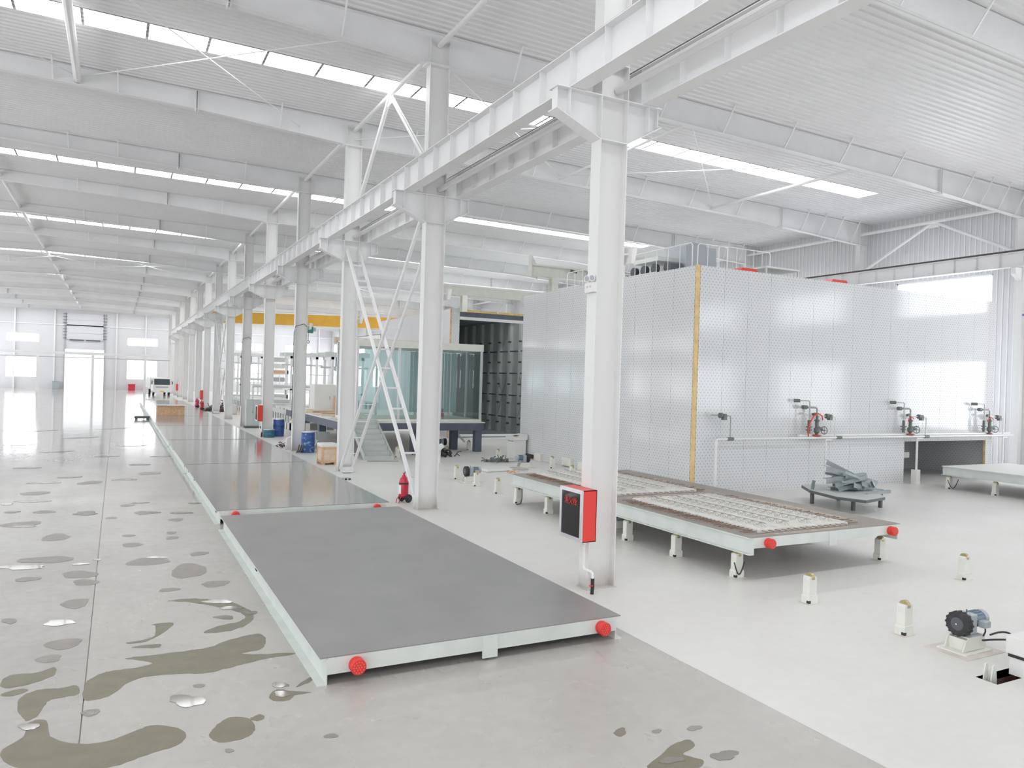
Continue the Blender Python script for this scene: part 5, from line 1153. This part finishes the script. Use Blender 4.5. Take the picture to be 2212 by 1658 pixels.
def spreader(x, y, h, label):
    t = thing('concrete_spreader', label, 'gantry', (x, y, 0), group='concrete spreaders over the casting line')
    for a in (0, 2.3):
        for b in (0, 2.4): MB().box(a, a + 0.18, b, b + 0.18, 0, h).build('post', 'pipe_white', t)
    for b in (0, 2.4): MB().box(-0.5, 2.9, b, b + 0.25, h, h + 0.35).build('cross_beam', 'pallet_paint', t)
    for a in (0, 2.3): MB().box(a, a + 0.2, 0, 2.6, h - 0.2, h).build('side_beam', 'pipe_white', t)
    MB().lathe([(0.12, h - 1.15), (0.5, h - 0.95), (0.55, h - 0.75), (0.5, h - 0.7), (0.0, h - 0.72)], (0.9, 1.2, 0), 18).build('hopper', 'chamber_post', t, True)
    for a in (0.6, 1.3): MB().box(a, a + 0.1, 1.15, 1.25, h - 0.75, h).build('hanger', 'slate_steel', t)
    MB().box(-0.6, 3.1, 0.9, 1.5, h - 0.85, h - 0.72).build('walkway', 'alu', t)
    MB().box(-0.2, 2.7, 0.0, 2.5, 1.9, 2.05).build('lower_beam', 'pipe_white', t)
spreader(13.9, 70.0, 5.0, 'white concrete spreader frame with a round hopper behind the tall blue drum')
spreader(14.1, 56.0, 4.75, 'white concrete spreader frame with a round hopper behind the splashed drum')
spreader(12.6, 92.0, 5.3, 'white concrete spreader frame past the switch cabinet')
t = thing('stacking_machine', 'pale green stacked machine tower among the spreader frames', 'machine', (14.3, 86, 0))
for i, (z, m) in enumerate(((0.6, 'cabinet_grey'), (1.6, 'pallet_paint'), (2.5, 'motor_grey'), (3.3, 'wood'), (4.0, 'pallet_paint'), (4.7, 'cabinet_grey'))): MB().box(0.1 * (i % 2), 2.6 - 0.15 * (i % 3), 0, 2, z, z + 0.45).build('tier', m, t)
for a in (0, 2.4): MB().box(a, a + 0.15, 0, 0.15, 0, 5.1).build('post', 'pipe_white', t)
t = thing('plain_cabinet', 'large plain white cabinet standing on the platform beside leaning planks', 'cabinet', (9.9, 43.0, PT - 0.03))
MB().box(0, 1.9, 0, 1.2, 0, 1.45).build('body', 'machine_white', t, bevel=0.02); MB().box(0.3, 0.9, -0.015, 0, 0.1, 1.3).build('door', 'machine_white', t); MB().box(0.85, 0.88, -0.04, -0.015, 0.6, 0.8).build('handle', 'pipe_grey', t)
for i, x in enumerate((10.95, 11.15)):
    o = tag(MB().box(0, 0.12, 0, 0.03, 0, 0.85).build('plank', 'wood' if i == 0 else 'ply'), ('dark' if i else 'pale') + ' narrow plank leaning on the plain white cabinet', 'plank', 'planks leaning on the cabinet'); o.location = (x, 42.78, PT - 0.03); o.rotation_euler = (-0.2, 0.06, 0)
t = thing('tan_beam', 'tan gantry beam on white posts behind the glass booth', 'gantry', (11.6, 45.3, 0)); MB().box(0, 7.2, 0, 0.4, 5.3, 5.7).build('beam', 'ply', t)
for a in (0.2, 6.8): MB().box(a, a + 0.2, 0.1, 0.3, 0, 5.3).build('post', 'pipe_white', t)
for i in range(12): MB().cyl((0.6 + i * 0.5, 0.2, 5.3), (0.6 + i * 0.5, 0.2, 5.05), 0.06, 8).build('vacuum_cup', 'machine_white', t)
# things under and beside the platform
for (x, y, w, h, rz, m, l) in ((8.55, 34.3, 0.75, 0.85, 0.3, 'cabinet_grey', 'pale grey board propped against the platform leg'), (8.5, 35.3, 0.6, 0.55, -0.3, 'cream', 'cream board propped behind the grey one')):
    o = tag(MB().box(0, w, 0, 0.03, 0, h).build('board', m), l, 'board', 'boards propped by the platform'); o.location = (x - 0.5, y, 0.0); o.rotation_euler = (-0.25, 0.05, rz)
o = tag(MB().cyl((0, 0, 0), (0.25, 0.1, 0.45), 0.11, 12).build('silver_duct', 'alu', None, True), 'short silver duct end behind the splashed drum', 'duct'); o.location = (7.75, 33.9, 0.85 - 0.85)
# ---- pipes and cover strips at the ribbed wall
tag(MB().tube([(33.25, 17.6, 0.0), (33.25, 17.6, 6.6), (33.0, 17.6, 6.65), (32.4, 17.6, 6.65)], 0.05, 9).build('blue_pipe', 'pipe_blue', None, True), 'thin blue pipe rising beside the ribbed wall', 'pipe')
t = thing('red_door_leaf', 'tall narrow red and grey folded door leaf by the ribbed wall', 'door leaf', (33.4, 16.95, 2.2)); MB().box(0, 0.08, 0, 0.22, 0, 5.6).build('red_edge', 'red_ext', t); MB().box(0, 0.08, 0.22, 0.34, 0, 5.6).build('grey_edge', 'motor_grey', t); MB().box(-0.05, 0.14, -0.05, 0.6, -0.15, 0.0).build('sill', 'pipe_white', t); MB().box(0, 0.12, 0.1, 0.24, -2.2, -0.15).build('post', 'pipe_white', t)
t = thing('wall_lamp', 'small dark lamp under a bracket on the ribbed wall', 'lamp', (33.1, 17.7, 6.45)); MB().bar((-0.3, 0, 0.15), (0.6, 0, 0.15), 0.05, 0.05).build('bracket', 'pipe_blue', t); MB().lathe([(0.03, 0.1), (0.14, 0.0), (0.12, -0.06), (0, -0.08)], (0.4, 0, 0), 14).build('shade', 'motor_grey', t, True)
# ---- number written on the plate by the ladder brace
t = thing('number_board', 'small white board with a dark red 2 beside the ladder-like brace', 'sign', (7.22, 19.0, 0.82)); MB().box(-0.12, 0.12, 0, 0.01, 0, 0.26).build('board', 'machine_white', t); text('lettering', '2', 0.2, 'red_ext', t, (0, -0.003, 0.06), (math.pi / 2, 0, 0)); MB().box(-0.02, 0.02, 0.01, 0.02, -0.82, 0.2).build('stake', 'machine_white', t)

for i, (z, y, x1) in enumerate(((2.25, 62.5, 17.6), (2.6, 84.0, 13.9))):
    t = thing('service_walkway', 'white service walkway on posts across the casting line ' + ('behind the white cabinet' if i == 0 else 'past the stacked machine tower'), 'walkway', (9.5, y, 0), group='service walkways over the casting line')
    MB().box(0, x1 - 9.5, 0, 0.7, z, z + 0.12).build('deck', 'alu', t); MB().box(0, x1 - 9.5, 0, 0.05, z + 0.12, z + 0.25).build('toe_board', 'pipe_white', t)
    for k in range(6): MB().box(k * (x1 - 9.7) / 5, k * (x1 - 9.7) / 5 + 0.12, 0.1, 0.22, 0, z).build('post', 'pipe_white', t)
    for k in range(9): MB().cyl((0.1 + k * (x1 - 9.7) / 8, 0.03, z + 0.1), (0.1 + k * (x1 - 9.7) / 8, 0.03, z + 1.1), 0.03, 6).build('baluster', 'pipe_white', t)
    MB().cyl((0, 0.03, z + 1.1), (x1 - 9.5, 0.03, z + 1.1), 0.03, 8).build('handrail', 'pipe_white', t)
